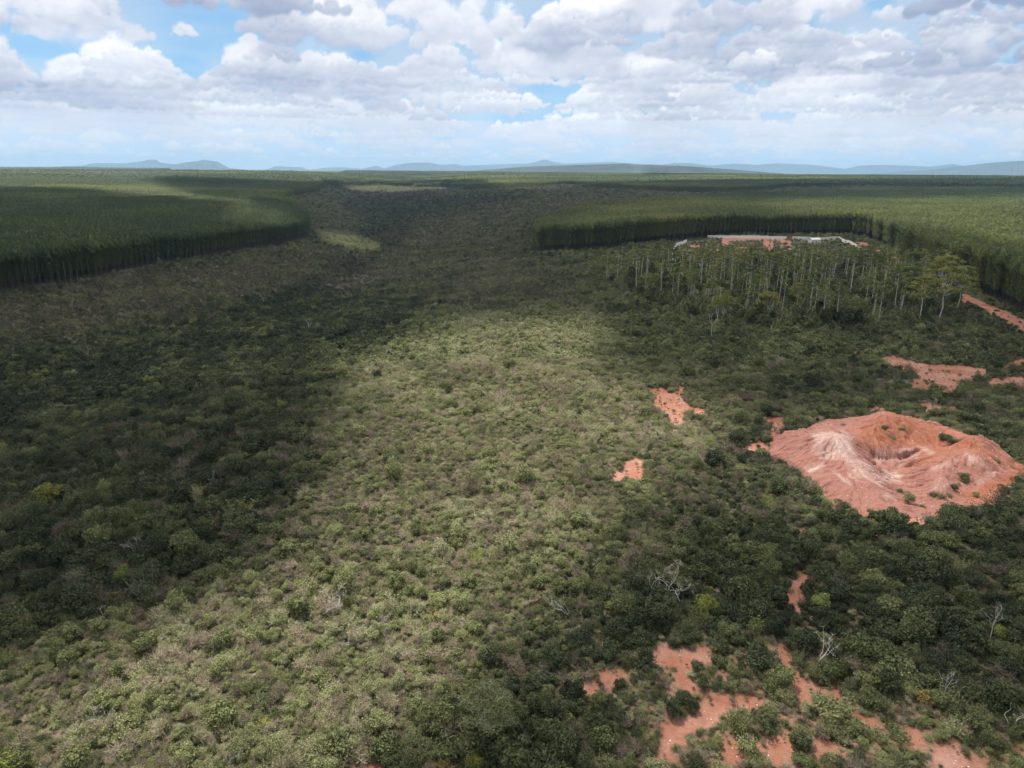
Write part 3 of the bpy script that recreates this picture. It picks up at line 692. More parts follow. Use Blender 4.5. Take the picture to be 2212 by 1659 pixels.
# ------------------------------------------------------------ eucalyptus plantations
def euc(n, a, b, r=2.3, H=22.0, stem=True, top=.64):
    cr, wd = MB(), MB()
    t = np.where(rs.rand(n) < top, 1 - .30 * rs.rand(n) ** .8, rs.rand(n) * .75)
    zz = H * (.22 + .78 * t); rr_ = r * np.clip((1 - t) * 5.5, 0, 1) ** .5 * np.clip(.6 + t * .7, 0, 1) + .08
    th_ = rs.uniform(0, 6.28, n); q_ = np.sqrt(rs.uniform(.25, 1, n)) * rr_ * (1 + .3 * np.sin(th_ * 3 + zz))
    P = np.stack([q_ * np.cos(th_), q_ * np.sin(th_), zz + rs.randn(n) * .2], 1)
    N = np.stack([np.cos(th_), np.sin(th_), rs.uniform(1.0, 2.6, n)], 1)
    cr.cards(P, N, a, b, 0, .35)
    if stem: wd.tube([(0, 0, -.3), (rs.uniform(-.1, .1), rs.uniform(-.1, .1), H * .5), (0, 0, H * .92)], [.13, .09, .03], 1, 4)
    return cr, wd
EM = [M['euc'], M['eucbark']]
EN = [euc(1900, .24, .15) for i in range(4)]; ENm = [both(e).mesh('eucalyptus_near', EM) for e in EN]
EF = [both(euc(560, .40, .26)).mesh('eucalyptus_far', EM) for i in range(4)]
def patch(L, s, k_):
    mb = MB()
    for i in range(int(L / s)):
        for j in range(int(L / s)):
            e = euc(k_, (.85 if k_ > 20 else 1.4) * s / 4.5, (.6 if k_ > 20 else 1.0) * s / 4.5, r=s * .48, H=22 * rs.uniform(.92, 1.06), stem=False)[0]
            o_ = np.array([(i + .5) * s - L / 2, (j + .5) * s - L / 2, 0]) + [*rs.uniform(-.3, .3, 2), 0]
            mb.merge(e.xf(lambda v: v + o_))
    return mb.mesh('eucalyptus_block', EM)
PA = [patch(32, 4, 40) for i in range(3)]; PB = [patch(96, 6, 14) for i in range(3)]
CE = setcol('eucalyptus_near', ENm); CEF = setcol('eucalyptus_far', EF); CPA = setcol('eucalyptus_block', PA); CPB = setcol('eucalyptus_wide_block', PB)
def rows(poly_, ang, r0, r1, s):
    """planting rows turned by ang inside a polygon"""
    P = np.array(poly_); ca, sa = math.cos(ang), math.sin(ang)
    lim = r1
    us = np.arange(-lim * 1.3, lim * 1.3, s)
    U, W = np.meshgrid(us, us); X = (U * ca - W * sa).ravel(); Y = (U * sa + W * ca).ravel()
    r = np.hypot(X, Y); k = (r >= r0) & (r < r1) & (Y > 20) & (np.abs(X) < .80 * Y + 60)
    X, Y = X[k], Y[k]
    k = inside(X, Y, poly_); return X[k], Y[k]
def tracks(x, y, ang):
    """the gaps along the plantation blocks"""
    ca, sa = math.cos(ang), math.sin(ang)
    u_ = (x * ca + y * sa) % 420
    return u_ < 7
ecand = []
for nm, P_, ang, lb in (('left', PL_L, R(28), 'tall green eucalyptus plantation covering the plateau on the left'),
                        ('right', PL_R, R(-20), 'tall green eucalyptus plantation beside the red road on the right'),
                        ('far', PL_F, R(-5), 'distant eucalyptus plantation on the horizon beyond the valley')):
    allp = []
    for r0, r1, s, col in ((60, 560, 3.25, 0), (560, 1150, 3.6, 1)):
        x, y = rows(P_, ang, r0, r1, s)
        if not len(x): continue
        x = x + rs.uniform(-.5, .5, len(x)); y = y + rs.uniform(-.5, .5, len(y)); z = terrain(x, y)
        ux, uy, uz = proj(np.stack([x, y, z + 20], 1)); k = (ux > -120) & (ux < 2330); x, y, z, ux, uy, uz = [a[k] for a in (x, y, z, ux, uy, uz)]
        if not len(x): continue
        n = len(x); hh = rs.uniform(.93, 1.05, n) * (.94 + .14 * fbm(x / 30, y / 30, 2)); w_ = rs.uniform(.85, 1.2, n) * (1.12 if s > 3.6 else 1)
        ti = np.clip(.35 + .9 * (fbm(x / 60, y / 60, 3) - .5) + .18 * rs.randn(n) + (.25 if nm == 'right' else -.12 if nm == 'left' else 0), 0, 1)
        A = dict(P=np.stack([x, y, z], 1), rz=rs.uniform(0, 6.28, n), sc=np.stack([w_, w_, hh], 1), pi=rs.randint(0, 4, n), ti=ti, col=np.full(n, col))
        if col == 0:
            e = np.abs(sdf(x, y, P_)); sxx, syy, sz = proj(np.stack([x, y, z + 12], 1))
            sc_ = np.where((e < 5) & (sxx > -10) & (sxx < 2222), 1 / sz, 0)
            ecand += [(sc_[i], nm, A, i) for i in np.nonzero(sc_ > 0)[0]]
        A['solo'] = np.zeros(n, bool); allp.append(A)
    # blocks further off
    for r0, r1, L, colx in ((1150, 2500, 32, CPA), (2500, 6200, 96, CPB)):
        x, y = rows(P_, ang, r0, r1, L)
        if not len(x): continue
        z = terrain(x, y); ux, uy, uz = proj(np.stack([x, y, z + 20], 1)); k = (ux > -160) & (ux < 2370); x, y, z = x[k], y[k], z[k]
        n = len(x); q4 = rs.randint(0, 4, n) * math.pi / 2 + ang
        fl = fbm(x / 300 + 2, y / 300, 3)
        if not n: continue
        stuff_from('eucalyptus_plantation', np.stack([x, y, z - .5], 1), q4, np.stack([np.ones(n), np.ones(n), np.clip(.85 + .35 * (fl - .5), .7, 1.1)], 1), rs.randint(0, 3, n),
                   np.clip(.42 + 1.6 * (fbm(x / 420, y / 260, 3) - .5) + .06 * rs.randn(n), 0, 1), colx, lb + ', further rows')
    for A in allp: A['nm'] = nm; A['lb'] = lb
    globals().setdefault('EA', []).extend(allp)
ecand.sort(key=lambda c: -c[0])
for s_, nm, A, i in ecand[:300]:
    A['solo'][i] = True
    o = bpy.data.objects.new('eucalyptus_tree', None); C.objects.link(o); o.location = A['P'][i]; o.rotation_euler = (0, 0, A['rz'][i]); o.scale = A['sc'][i]
    pi_ = A['pi'][i]
    if not hasattr(EN[pi_][0], 'me'):
        EN[pi_][0].me = EN[pi_][0].mesh('crown', EM); EN[pi_][1].me = EN[pi_][1].mesh('trunk', EM)
    c_ = mkobj('crown', EN[pi_][0].me, o); c_['tint'] = float(A['ti'][i]); t_ = mkobj('trunk', EN[pi_][1].me, o); t_['tint'] = .3
    ex_ = float(proj(A['P'][i][None])[0][0]); hw_ = 'taller' if A['sc'][i][2] > 1.02 else 'lower'
    tag(o, ('%s narrow eucalyptus on the front edge of the left plantation, %s' % (hw_, 'at its left end' if ex_ < 180 else 'towards its middle' if ex_ < 420 else 'towards its right corner')) if nm == 'left' else ('%s narrow eucalyptus on the edge of the right plantation, %s' % (hw_, 'beside the red road' if ex_ > 1900 else 'behind the white wall' if ex_ > 1500 else 'at its left corner')), 'eucalyptus tree',
        'eucalyptus trees along the edge of the %s plantation' % nm)
for A in EA:
    k = ~A['solo']
    stuff_from('eucalyptus_plantation', A['P'][k], A['rz'][k], A['sc'][k], A['pi'][k], A['ti'][k], CE if A['col'][0] == 0 else CEF, A['lb'])
    print('euc', A['nm'], k.sum())

# ------------------------------------------------------------ the stand of slender trees, broad trees, bare trees
def slender(H, cr_, nl):
    cr, wd = MB(), MB()
    lean = rs.uniform(-.05, .05, 2) * H
    tr = [(0, 0, -.3), (lean[0] * .3, lean[1] * .3, H * .35), (lean[0] * .8, lean[1] * .5, H * .7), (lean[0], lean[1], H * .93)]
    wd.tube(tr, [.17, .13, .10, .04], 1, 5)
    cs, rads = [], []
    for i in range(nl):
        t = rs.uniform(.62, 1.0); th_ = rs.uniform(0, 6.28); q_ = rs.uniform(.2, 1) * cr_ * (1.35 - t * .6)
        c = np.array([lean[0] * t + q_ * math.cos(th_), lean[1] * t + q_ * math.sin(th_), H * t]); cs.append(c); rads.append(rs.uniform(.4, .7) * cr_ * .6)
        b0 = np.array([lean[0] * t * .9, lean[1] * t * .9, H * (t - .09)]); wd.tube([b0, (b0 + c) / 2 + [0, 0, -.2], c], [.05, .035, .02], 1, 3)
    lobes(cr, cs, rads, 950, .22, .14, 0, -.1, .45, .4)
    return cr, wd
def broad(H, W, nl, n=1500, lr=(.18, .30), a=.26, b=.17, fork=.38, tw=.30, sq=.5, z0=.55, pale_=1):
    cr, wd = MB(), MB(); cs, rads = [], []
    f = np.array([0, 0, H * fork]); wd.tube([(0, 0, -.4), f * .5 + [.1 * H * rs.uniform(-.3, .3), 0, 0], f], [tw, tw * .85, tw * .75], 1, 6)
    for i in range(nl):
        th_ = i * 2.4 + rs.uniform(-.4, .4); q_ = W * math.sqrt((i + .5) / nl) * .8; z_ = H * (1 - (1 - z0) * (q_ / W) ** 1.6 - rs.uniform(0, .16))
        c = np.array([q_ * math.cos(th_), q_ * math.sin(th_), z_]); cs.append(c); rads.append(rs.uniform(*lr) * W)
        mid = f + (c - f) * .5 + rs.randn(3) * W * .06
        wd.tube([f, f + (mid - f) * .5 + rs.randn(3) * W * .03, mid, c], [tw * .45, tw * .33, tw * .22, tw * .08], 1, 4)
        P = np.repeat(c[None], 8, 0); wd.twigs(P, P + sph(8, -.2) * rads[-1] * .9, .02 * W / 3, 1)
    lobes(cr, cs, rads, n, a, b, 0, -.15, .5, sq)
    return cr, wd
def bare(H, seed_lev=3, r=.12, kink=.5, nb=(2, 3), trunk=.35, spread=.7, nst=3):
    cr, wd = MB(), MB()
    wd.tube([(0, 0, -.3), (rs.uniform(-.1, .1), 0, H * trunk)], [r * 1.1, r], 1, 5)
    tips = []
    for i in range(nst):
        t = i * 6.28 / nst + rs.uniform(-.5, .5); d = np.array([math.cos(t) * spread, math.sin(t) * spread, .8]); d /= np.linalg.norm(d)
        tips += grow(wd, (0, 0, H * trunk * .97), d, H * .36, r * .62, seed_lev - 1, 1, 4, kink, nb, .66, .25)
    T = np.array(tips); n_ = len(T) * 5; P = T[rs.randint(0, len(T), n_)]; wd.twigs(P, P + sph(n_, -.3) * H * rs.uniform(.04, .13, (n_, 1)), .013, 1)
    return cr, wd
def meshes(cw, mats):
    return (cw[0].mesh('crown', mats) if cw[0].n else None, cw[1].mesh('trunk', mats))
def plant(nm, ms, loc, rz_, sc, tint_, label, cat, group=None, wood='trunk'):
    o = bpy.data.objects.new(nm, None); C.objects.link(o); o.location = loc; o.rotation_euler = (0, 0, rz_); o.scale = (sc,) * 3 if np.isscalar(sc) else sc
    if ms[0]: c_ = mkobj('crown', ms[0], o); c_['tint'] = float(tint_)
    mkobj(wood, ms[1], o)
    return tag(o, label, cat, group)
SM = [M['slim'], M['slimbark']]
SL = [meshes(slender(rs.uniform(16, 19), rs.uniform(2.5, 3.5), rs.randint(8, 13)), SM) for i in range(7)]
P_ = np.array(STAND); lo, hi = P_.min(0), P_.max(0)
cnt = 0; pts = []
while cnt < 255:
    x, y = rs.uniform(lo, hi)
    if not inside(np.array([x]), np.array([y]), STAND)[0] or any((x - a) ** 2 + (y - b_) ** 2 < 7 for a, b_ in pts): continue
    pts.append((x, y)); cnt += 1
for x, y in pts:
    sx_, sy_, sz_ = proj(np.array([[x, y, tz(x, y)]])); sx_, sy_ = sx_[0], sy_[0]
    hmax = (sy_ - 531) * sz_[0] / FV / 17.5; hsc = min(rs.uniform(.82, 1.18) * (1 + .18 * sstep(690, 600, sy_)), hmax * rs.uniform(.9, 1.06))
    if hsc < .45: continue
    hsc = float(hsc); hz = 'left end' if sx_ < 1520 else 'middle' if sx_ < 1820 else 'right end'
    dp = 'front' if sy_ > 650 else 'back'; ti_ = float(np.clip(.5 + .2 * rs.randn(), 0, 1))
    plant('slender_tree', SL[rs.randint(7)], (x, y, tz(x, y)), rs.uniform(0, 6.28), (hsc * rs.uniform(.9, 1.15), hsc, hsc), ti_,
          '%s slender tree, pale trunk and %s crown, %s of the stand, %s' % ('tall' if hsc > 1.12 else 'short' if hsc < .95 else 'mid-height', 'yellowish' if ti_ > .6 else 'dark green' if ti_ < .4 else 'olive', dp, hz), 'tree', 'slender trees below the walled clearing')
BR = [meshes(broad(20, 6.5, 22, 3200, (.20, .32), .30, .19, .42, .19, .5, .42), SM), meshes(broad(20, 7.5, 28, 4200, (.18, .30), .30, .19, .36, .20, .45, .35), SM), meshes(broad(14, 5.5, 18, 2400, (.2, .34), .28, .18, .3, .15, .6, .4), SM)]
for (px, py, k_, h_, ti, lb) in [(1985,694,0,1.0,.75,'broad yellow-green tree left of the tallest one at the right of the stand'), (2028,688,1,1.2,.8,'tallest layered yellow-green tree at the right end of the stand'),
      (2068,664,0,.95,.6,'layered green tree nearest the red road at the right of the stand'), (1950,640,2,1.15,.5,'flat-topped olive tree behind the right end of the stand'),
      (1870,596,1,.8,.45,'dark flat-topped tree near the right end of the white wall'), (1900,610,0,.85,.55,'umbrella-shaped tree beside the road bend behind the stand'),
      (1640,585,2,1.0,.3,'round dark green tree in front of the red clearing'), (1665,600,2,1.0,.42,'green tree with full crown below the red clearing'),
      (1560,700,2,.85,.7,'bushy yellow-green tree at the front of the stand, left of middle'), (1655,695,2,.9,.75,'low spreading yellow-green tree at the front of the stand middle'),
      (1720,672,0,.65,.85,'bright green spreading tree in the middle front of the stand'), (1395,640,2,.75,.7,'yellow-green tree with spread boughs at the left end of the stand'),
      (1800,548,2,.7,.2,'dark round tree in front of the white wall at right'), (1510,545,2,.6,.15,'dark round tree at the left part of the wall'),
      (1575,690,2,.7,.6,'leafy tree of medium height left of the stand centre'), (1850,700,2,.75,.4,'green tree under the taller ones at the stand right front')]:
    x, y = at(px, py); plant('broad_tree', BR[k_], (x, y, tz(x, y)), rs.uniform(0, 6.28), h_ * 1.15, ti, lb, 'tree')
BM = [M['leaf'], M['pale']]
BA = [meshes(bare(5, 3, .075), BM), meshes(bare(5, 3, .07, .7, (2, 4), .15, 1.1, 4), BM), meshes(bare(5, 2, .055, .4, (2, 3), .5, .5, 3), BM), meshes(bare(5, 3, .085, .6, (1, 3), .1, .9, 3), BM)]
for (px, py, hp, k_, lb) in [(1442,1292,90,1,'large pale leafless tree with wide crown, between the quarry and the bottom'), (728,1322,72,1,'tangled grey leafless tree in the middle of the sunlit scrub'), (1222,1336,72,3,'twisted pale dead tree with upright fork, right of the scrub centre'),
      (833,1392,60,2,'thin white forked dead tree below the tangled grey one'), (800,812,36,1,'pale bare tree at the upper edge of the sunlit scrub'), (1536,728,44,2,'white bare tree just below the stand of slender trees'),
      (1768,1452,72,0,'grey V-shaped leafless tree above the bare earth at bottom right'), (2182,1576,50,3,'pale contorted dead tree at the right edge near the bottom'), (300,1212,44,0,'small pale bare tree in the dark thicket at left'),
      (226,1346,30,2,'short white dead tree at the shade edge, lower left'), (562,1290,40,3,'pale bent dead branch tree where shade meets sunlit scrub'), (405,1392,50,2,'thin pale dead tree in the lower left scrub'),
      (612,950,28,2,'tiny bare trunk left of the sunlit scrub'), (468,1046,34,1,'pale bare tree in the middle of the dark thicket'), (192,778,26,0,'grey bare tree far out on the left'),
      (2036,1520,52,2,'slim pale-stemmed bare tree in the lower right thicket'), (2134,1400,66,2,'tall thin pale tree in the right thicket below the quarry'), (1460,1040,34,3,'crooked bare tree right of the small red patch'),
      (570,658,22,0,'grey leafless tree in the brown valley at left'), (1432,945,28,2,'small bare tree under the forked red patch'), (985,770,24,2,'thin bare tree in the sunlit patch below the valley'),
      (215,1560,40,1,'spreading pale bare shrub tree near the bottom left'), (495,1655,50,3,'leaning pale dead branch at the bottom, left of middle'), (1290,1235,28,0,'small grey bare tree left of the large leafless one'),
      (1345,660,36,2,'pale thin trunk left of the stand'), (668,720,30,0,'pale bare tree at the edge of the green hollow'), (955,1345,36,1,'small pale leafless crown in the middle scrub'), (760,1400,40,1,'grey bare shrub tree beside the thin white dead one'),
      (1700,1010,30,2,'pale bare trunk beside the quarry left flank'), (2010,900,34,0,'bare pale tree in the thicket behind the quarry'), (1210,1120,24,3,'small twisted bare tree on the sunlit slope'), (1020,1195,22,0,'tiny pale bare tree in the centre of the scrub')]:
    x, y = at(px, py); z = tz(x, y); dd = math.hypot(math.hypot(x, y), CAMZ - z); h_ = hp * dd / FV * 1.15 / 5
    plant('bare_tree', BA[k_], (x, y, z), rs.uniform(0, 6.28), h_, .5, lb, 'bare tree', None, 'branches')
# the spreading tree near the bottom, its limbs showing
FTm = meshes(broad(6.4, 3.6, 24, 6500, (.24, .36), .10, .065, .14, .12, .62, .5), [M['leaf'], M['pale']])
x, y = at(1052, 1596); plant('spreading_tree', FTm, (x, y, tz(x, y)), 2.2, 1.0, .50, 'round green tree with bare pale limbs below its crown, bottom centre', 'tree')
LT = [meshes(c, mt) for c, mt in near[:9]]
SP = [(1628,1352,1.7,.855,3,'bright green bush above the red patches at bottom right'), (1772,1318,1.7,.84,1,'vivid green bush beside the narrow red path'), (1545,1318,1.3,.88,0,'lime-green shrub in the lower right scrub'), (1790,1462,1.6,.88,2,'yellow-green shrub below the broad dark bushes at right'),
      (14,1668,2.0,.86,3,'bright green bush cut by the bottom left corner'), (1020,1656,1.2,.90,0,'yellow-green shrub at the bottom beside the spreading tree'), (1826,1160,1.2,.92,2,'golden-yellow shrub below the quarry'), (1868,1150,1.9,.84,1,'bright green bush just below the quarry'),
      (560,1276,1.1,.96,0,'orange-leaved shrub at the edge of the shade, left of centre'), (1218,952,1.0,.87,0,'small lime shrub on the upper sunlit slope'), (575,1568,1.2,.90,2,'yellow-leaved shrub in the lower left scrub'), (1855,1205,1.5,.86,2,'lime-green clump below the yellow shrub'),
      (1940,1165,2.4,.05,7,'big dark round bush at the foot of the quarry'), (1800,1300,2.3,.12,8,'large dark grey-green bush right of the red path'), (1960,1390,2.3,.14,6,'large dull broad-leaved bush in the right thicket'), (2080,1400,2.6,.10,7,'very broad dark bush in the right thicket'),
      (1640,1440,2.6,.16,3,'large brownish-green bush between the two red patches'), (1540,1010,2.6,.08,8,'dark broad bush left of the quarry'), (1590,960,2.2,.12,7,'dark bush at the upper left of the quarry'), (1310,1420,2.0,.2,4,'rounded green bush left of the lowest red earth'),
      (1500,1668,1.4,.2,1,'dark green shrub at the very bottom in the red earth'), (1390,1440,2.0,.12,5,'dark bush on the left rim of the bottom red patch'), (1560,1330,1.5,.70,2,'pale tufted bush above the bottom red patch')]
for px, py, r_, ti, k_, lb in SP:
    x, y = at(px, py); plant('bush', LT[k_], (x, y, tz(x, y)), rs.uniform(0, 6.28), (r_, r_, r_ * .95), ti, lb, 'bush', None, 'stems')
QB = [(340,385,2.0,.2,'dark green bush on the left shoulder of the quarry'), (1110,355,.75,.3,'small shrub on the orange face behind the pit, left'), (1180,368,.8,.4,'shrub on the orange face behind the pit, middle'), (1250,362,.8,.5,'shrub on the orange face behind the pit, right'),
      (1590,430,1.2,.2,'shrub on the right rim above the pit'), (1650,440,1.0,.3,'shrub on the notch of the right rim'), (1735,720,.9,.35,'shrub on the right spur of the quarry'), (1750,770,.6,.3,'low shrub below the spur shrub'), (1655,830,.7,.15,'small dark shrub on the quarry floor at right'),
      (1500,880,.8,.3,'shrub in the gully at the left of three'), (1560,890,.8,.3,'shrub in the gully in the middle of three'), (1610,880,.7,.4,'shrub in the gully at the right of three'), (1290,925,1.1,.5,'green shrub at the quarry mouth'), (1230,850,.6,.3,'small shrub on the foot of the left spur'),
      (1400,960,.6,.3,'tiny shrub at the quarry mouth'), (780,328,.6,.4,'low tuft on the top of the left spur'), (1990,625,.6,.5,'tuft on the far right slope of the quarry'), (760,990,1.2,.3,'shrub at the lower left foot of the quarry'), (820,1000,1.0,.2,'second shrub at the lower left foot of the quarry'), (1000,1010,.6,.3,'small shrub on the front edge of the quarry'),
      (1450,330,.7,.4,'shrub right of the quarry peak'), (2150,850,.9,.3,'dark shrub on the right quarry apron'), (2040,850,1.0,.2,'dark shrub at the outer right quarry apron'), (1830,880,.6,.5,'grey tuft on the right quarry floor'), (1690,785,.45,.6,'tuft beside the small pale mound')]
for cx_, cy_, r_, ti, lb in QB:
    px, py = QC(cx_, cy_)
    x, y = at(px, py, 0)
    for h_ in range(3):
        zz = float(quarry_z(np.array([x]), np.array([y]))[0]) - tz(x, y); x, y = at(px, py, max(zz, 0))
    zz = max(float(quarry_z(np.array([x]), np.array([y]))[0]), tz(x, y) - 2)
    k_ = rs.randint(0, 6); r_ *= 1.45; plant('quarry_shrub', LT[k_], (x, y, zz - .05), rs.uniform(0, 6.28), (r_, r_, r_ * .8), ti, lb, 'shrub', None, 'stems')

# ------------------------------------------------------------ dirt roads
def road(name, pts, w, label=None):
    P = np.array(pts); d = np.concatenate([[0], np.cumsum(np.linalg.norm(np.diff(P, axis=0), axis=1))]); s = np.arange(0, d[-1], 3.0)
    x = np.interp(s, d, P[:, 0]); y = np.interp(s, d, P[:, 1])
    for _ in range(6): x[1:-1] = (x[:-2] + x[2:] + x[1:-1]) / 3; y[1:-1] = (y[:-2] + y[2:] + y[1:-1]) / 3
    tx, ty = np.gradient(x), np.gradient(y); l = np.hypot(tx, ty); nx, ny = -ty / l, tx / l
    rowsV = []
    for f, dz_ in ((-1, -.35), (-.9, .05), (-.45, .0), (-.2, .10), (.15, .1), (.4, .0), (.9, .06), (1, -.35)):
        ww = w * (1 + .25 * (fbm(s / 9 + f, s * 0 + 5, 3) - .5))
        X_, Y_ = x + nx * f * ww, y + ny * f * ww
        rowsV.append(np.stack([X_, Y_, terrain(X_, Y_) + .06 + dz_], 1))
    V = np.stack(rowsV, 1).reshape(-1, 3)
    me = npmesh(name, V, [grid_faces(len(s), 8)[:, ::-1]], [M['soil']], smooth=True)
    return tag(mkobj(name, me), label, kind='structure')
m, nt, out = newmat('red_soil'); M['soil'] = m
c, n2 = soil_color(nt, gpos(nt)); bp = nd(nt, 'ShaderNodeBump', {'Height': n2, 'Strength': .5, 'Distance': .2})
p = nd(nt, 'ShaderNodeBsdfPrincipled', {'Base Color': c, 'Roughness': .95, 'Specular IOR Level': .1, 'Normal': bp.outputs[0]}); nt.links.new(p.outputs[0], out.inputs[0])
road('dirt_road', ROADL, 2.6); road('dirt_road', ROADS, 2.2)

# ------------------------------------------------------------ white boundary wall of the clearing, its gate, the sheds
def plain(name, c1, c2, sc_=.8, rough=.85):
    m, nt, out = newmat(name)
    n = nd(nt, 'ShaderNodeTexNoise', {'Vector': gpos(nt), 'Scale': sc_, 'Detail': 5.0}).outputs[0]
    p = nd(nt, 'ShaderNodeBsdfPrincipled', {'Base Color': mixc(nt, ramp(nt, n, [(.35, (0,)), (.65, (1,))]), c1, c2), 'Roughness': rough}); nt.links.new(p.outputs[0], out.inputs[0]); return m
M['wall'] = plain('pale_plaster', (.66, .60, .53), (.78, .74, .68)); M['gate'] = plain('rust_gate', (.30, .10, .06), (.38, .16, .10)); M['roof'] = plain('grey_roof', (.50, .50, .50), (.66, .66, .65))
M['dark'] = plain('dark_panel', (.03, .03, .03), (.05, .05, .05))
def wall(pts, label, group=None, gate=None):
    W = [np.array(at(*p)) for p in pts]
    o = bpy.data.objects.new('boundary_wall', None); C.objects.link(o); c0 = W[0]; z0 = tz(*c0); o.location = (*c0, z0)
    for a_, b_ in zip(W[:-1], W[1:]):
        L = np.linalg.norm(b_ - a_); nseg = max(1, int(round(L / 9))); an = math.atan2(*(b_ - a_)[::-1])
        for i in range(nseg):
            p = a_ + (b_ - a_) * (i + .5) / nseg; z = tz(*p) - z0
            mb = MB(); mb.box((p[0] - c0[0], p[1] - c0[1], z + 1.2), (L / nseg / 2 - .12, .10, 1.45), 0, an)
            mkobj('wall_panel', mb.mesh('wall_panel', [M['wall']]), o)
            p = a_ + (b_ - a_) * i / nseg; mb = MB(); mb.box((p[0] - c0[0], p[1] - c0[1], tz(*p) - z0 + 1.25), (.17, .17, 1.55), 0, an)
            mkobj('post', mb.mesh('post', [M['wall']]), o)
    if gate:
        a_, b_ = [np.array(at(*p)) for p in gate]; an = math.atan2(*(b_ - a_)[::-1]); p = (a_ + b_) / 2; mb = MB(); h_ = np.linalg.norm(b_ - a_) / 2
        mb.box((p[0] - c0[0], p[1] - c0[1], tz(*p) - z0 + 1.35), (h_ - .2, .06, 1.5), 0, an)
        for f in (-.66, 0, .66): mb.box((p[0] - c0[0] + f * h_ * math.cos(an), p[1] - c0[1] + f * h_ * math.sin(an) - .08, tz(*p) - z0 + 1.35), (.08, .05, 1.5), 0, an)
        mkobj('gate', mb.mesh('gate', [M['gate']]), o)
    return tag(o, label, 'wall', group)
wall([(1529,514),(1600,515),(1699,517)], 'long white wall behind the clearing, left of the rust-coloured gate', gate=((1699.5,517),(1711,517)))
wall([(1711.5,517),(1768,518.5),(1811,517),(1836,527),(1862,539)], 'white wall right of the gate, bending down towards the red road')
wall([(1483,524),(1463,531.5),(1453,545),(1452,562),(1456,574)], 'short curved white wall down the left side of the clearing')
def shed(px, py, w, d, h, rz_, label):
    x, y = at(px, py); o = bpy.data.objects.new('shed', None); C.objects.link(o); o.location = (x, y, tz(x, y)); o.rotation_euler = (0, 0, rz_)
    mb = MB(); mb.box((0, 0, h / 2 - .2), (w / 2, d / 2, h / 2 + .2)); mkobj('wall', mb.mesh('wall', [M['wall']]), o)
    mb = MB(); mb.add([(-w / 2 - .4, -d / 2 - .4, h - .1), (w / 2 + .4, -d / 2 - .4, h - .1), (w / 2 + .4, 0, h + .9), (-w / 2 - .4, 0, h + .9), (-w / 2 - .4, d / 2 + .4, h - .1), (w / 2 + .4, d / 2 + .4, h - .1)], [[0, 1, 2, 3], [3, 2, 5, 4]])
    mkobj('roof', mb.mesh('roof', [M['roof']]), o)
    mb = MB(); mb.box((0, -d / 2 - .02, 1.0), (.45, .03, 1.0)); mkobj('door', mb.mesh('door', [M['dark']]), o)  # solid near-black panel drawn as a doorway, no opening cut
    tag(o, label, 'shed')
shed(1758, 524, 9, 6, 3.2, .3, 'small white shed against the wall right of the gate')
shed(1559, 619, 4, 3, 2.2, .1, 'tiny pale shed between the slender trees')
# stones on the bare earth
mb = MB()
for i in range(3):
    v = sph(60, -1)[:8] * [1, 1, .6]
sts = []
for i in range(4):
    v = np.array([[x_, y_, z_] for x_ in (-1, 1) for y_ in (-1, 1) for z_ in (-.5, .7)], float) * rs.uniform(.5, 1.1, (8, 3))
    b_ = MB(); b_.add(v, [[0, 1, 3, 2], [4, 6, 7, 5], [0, 4, 5, 1], [2, 3, 7, 6], [0, 2, 6, 4], [1, 5, 7, 3]]); sts.append(b_.mesh('stone', [M['wall'], ]))
CS = setcol('stone', sts)
x, y = jgrid(50, 210, .8); k = (bare_at(x, y, .5) > .9) & (fbm(x / 4, y / 4, 3) > .52) & (rs.rand(len(x)) < .2) & (np.abs(sdf(x, y, QOUT)) > 2); x, y = x[k], y[k]; n = len(x)
z = np.where(soft(x, y, QOUT, 1) > .5, quarry_z(x, y), terrain(x, y) - .33); s_ = rs.uniform(.03, .09, n)
stuff_from('stones', np.stack([x, y, z + .02], 1), rs.uniform(0, 6, n), np.stack([s_, s_, s_], 1), rs.randint(0, 4, n), np.zeros(n), CS, 'small pale stones scattered over the red earth')

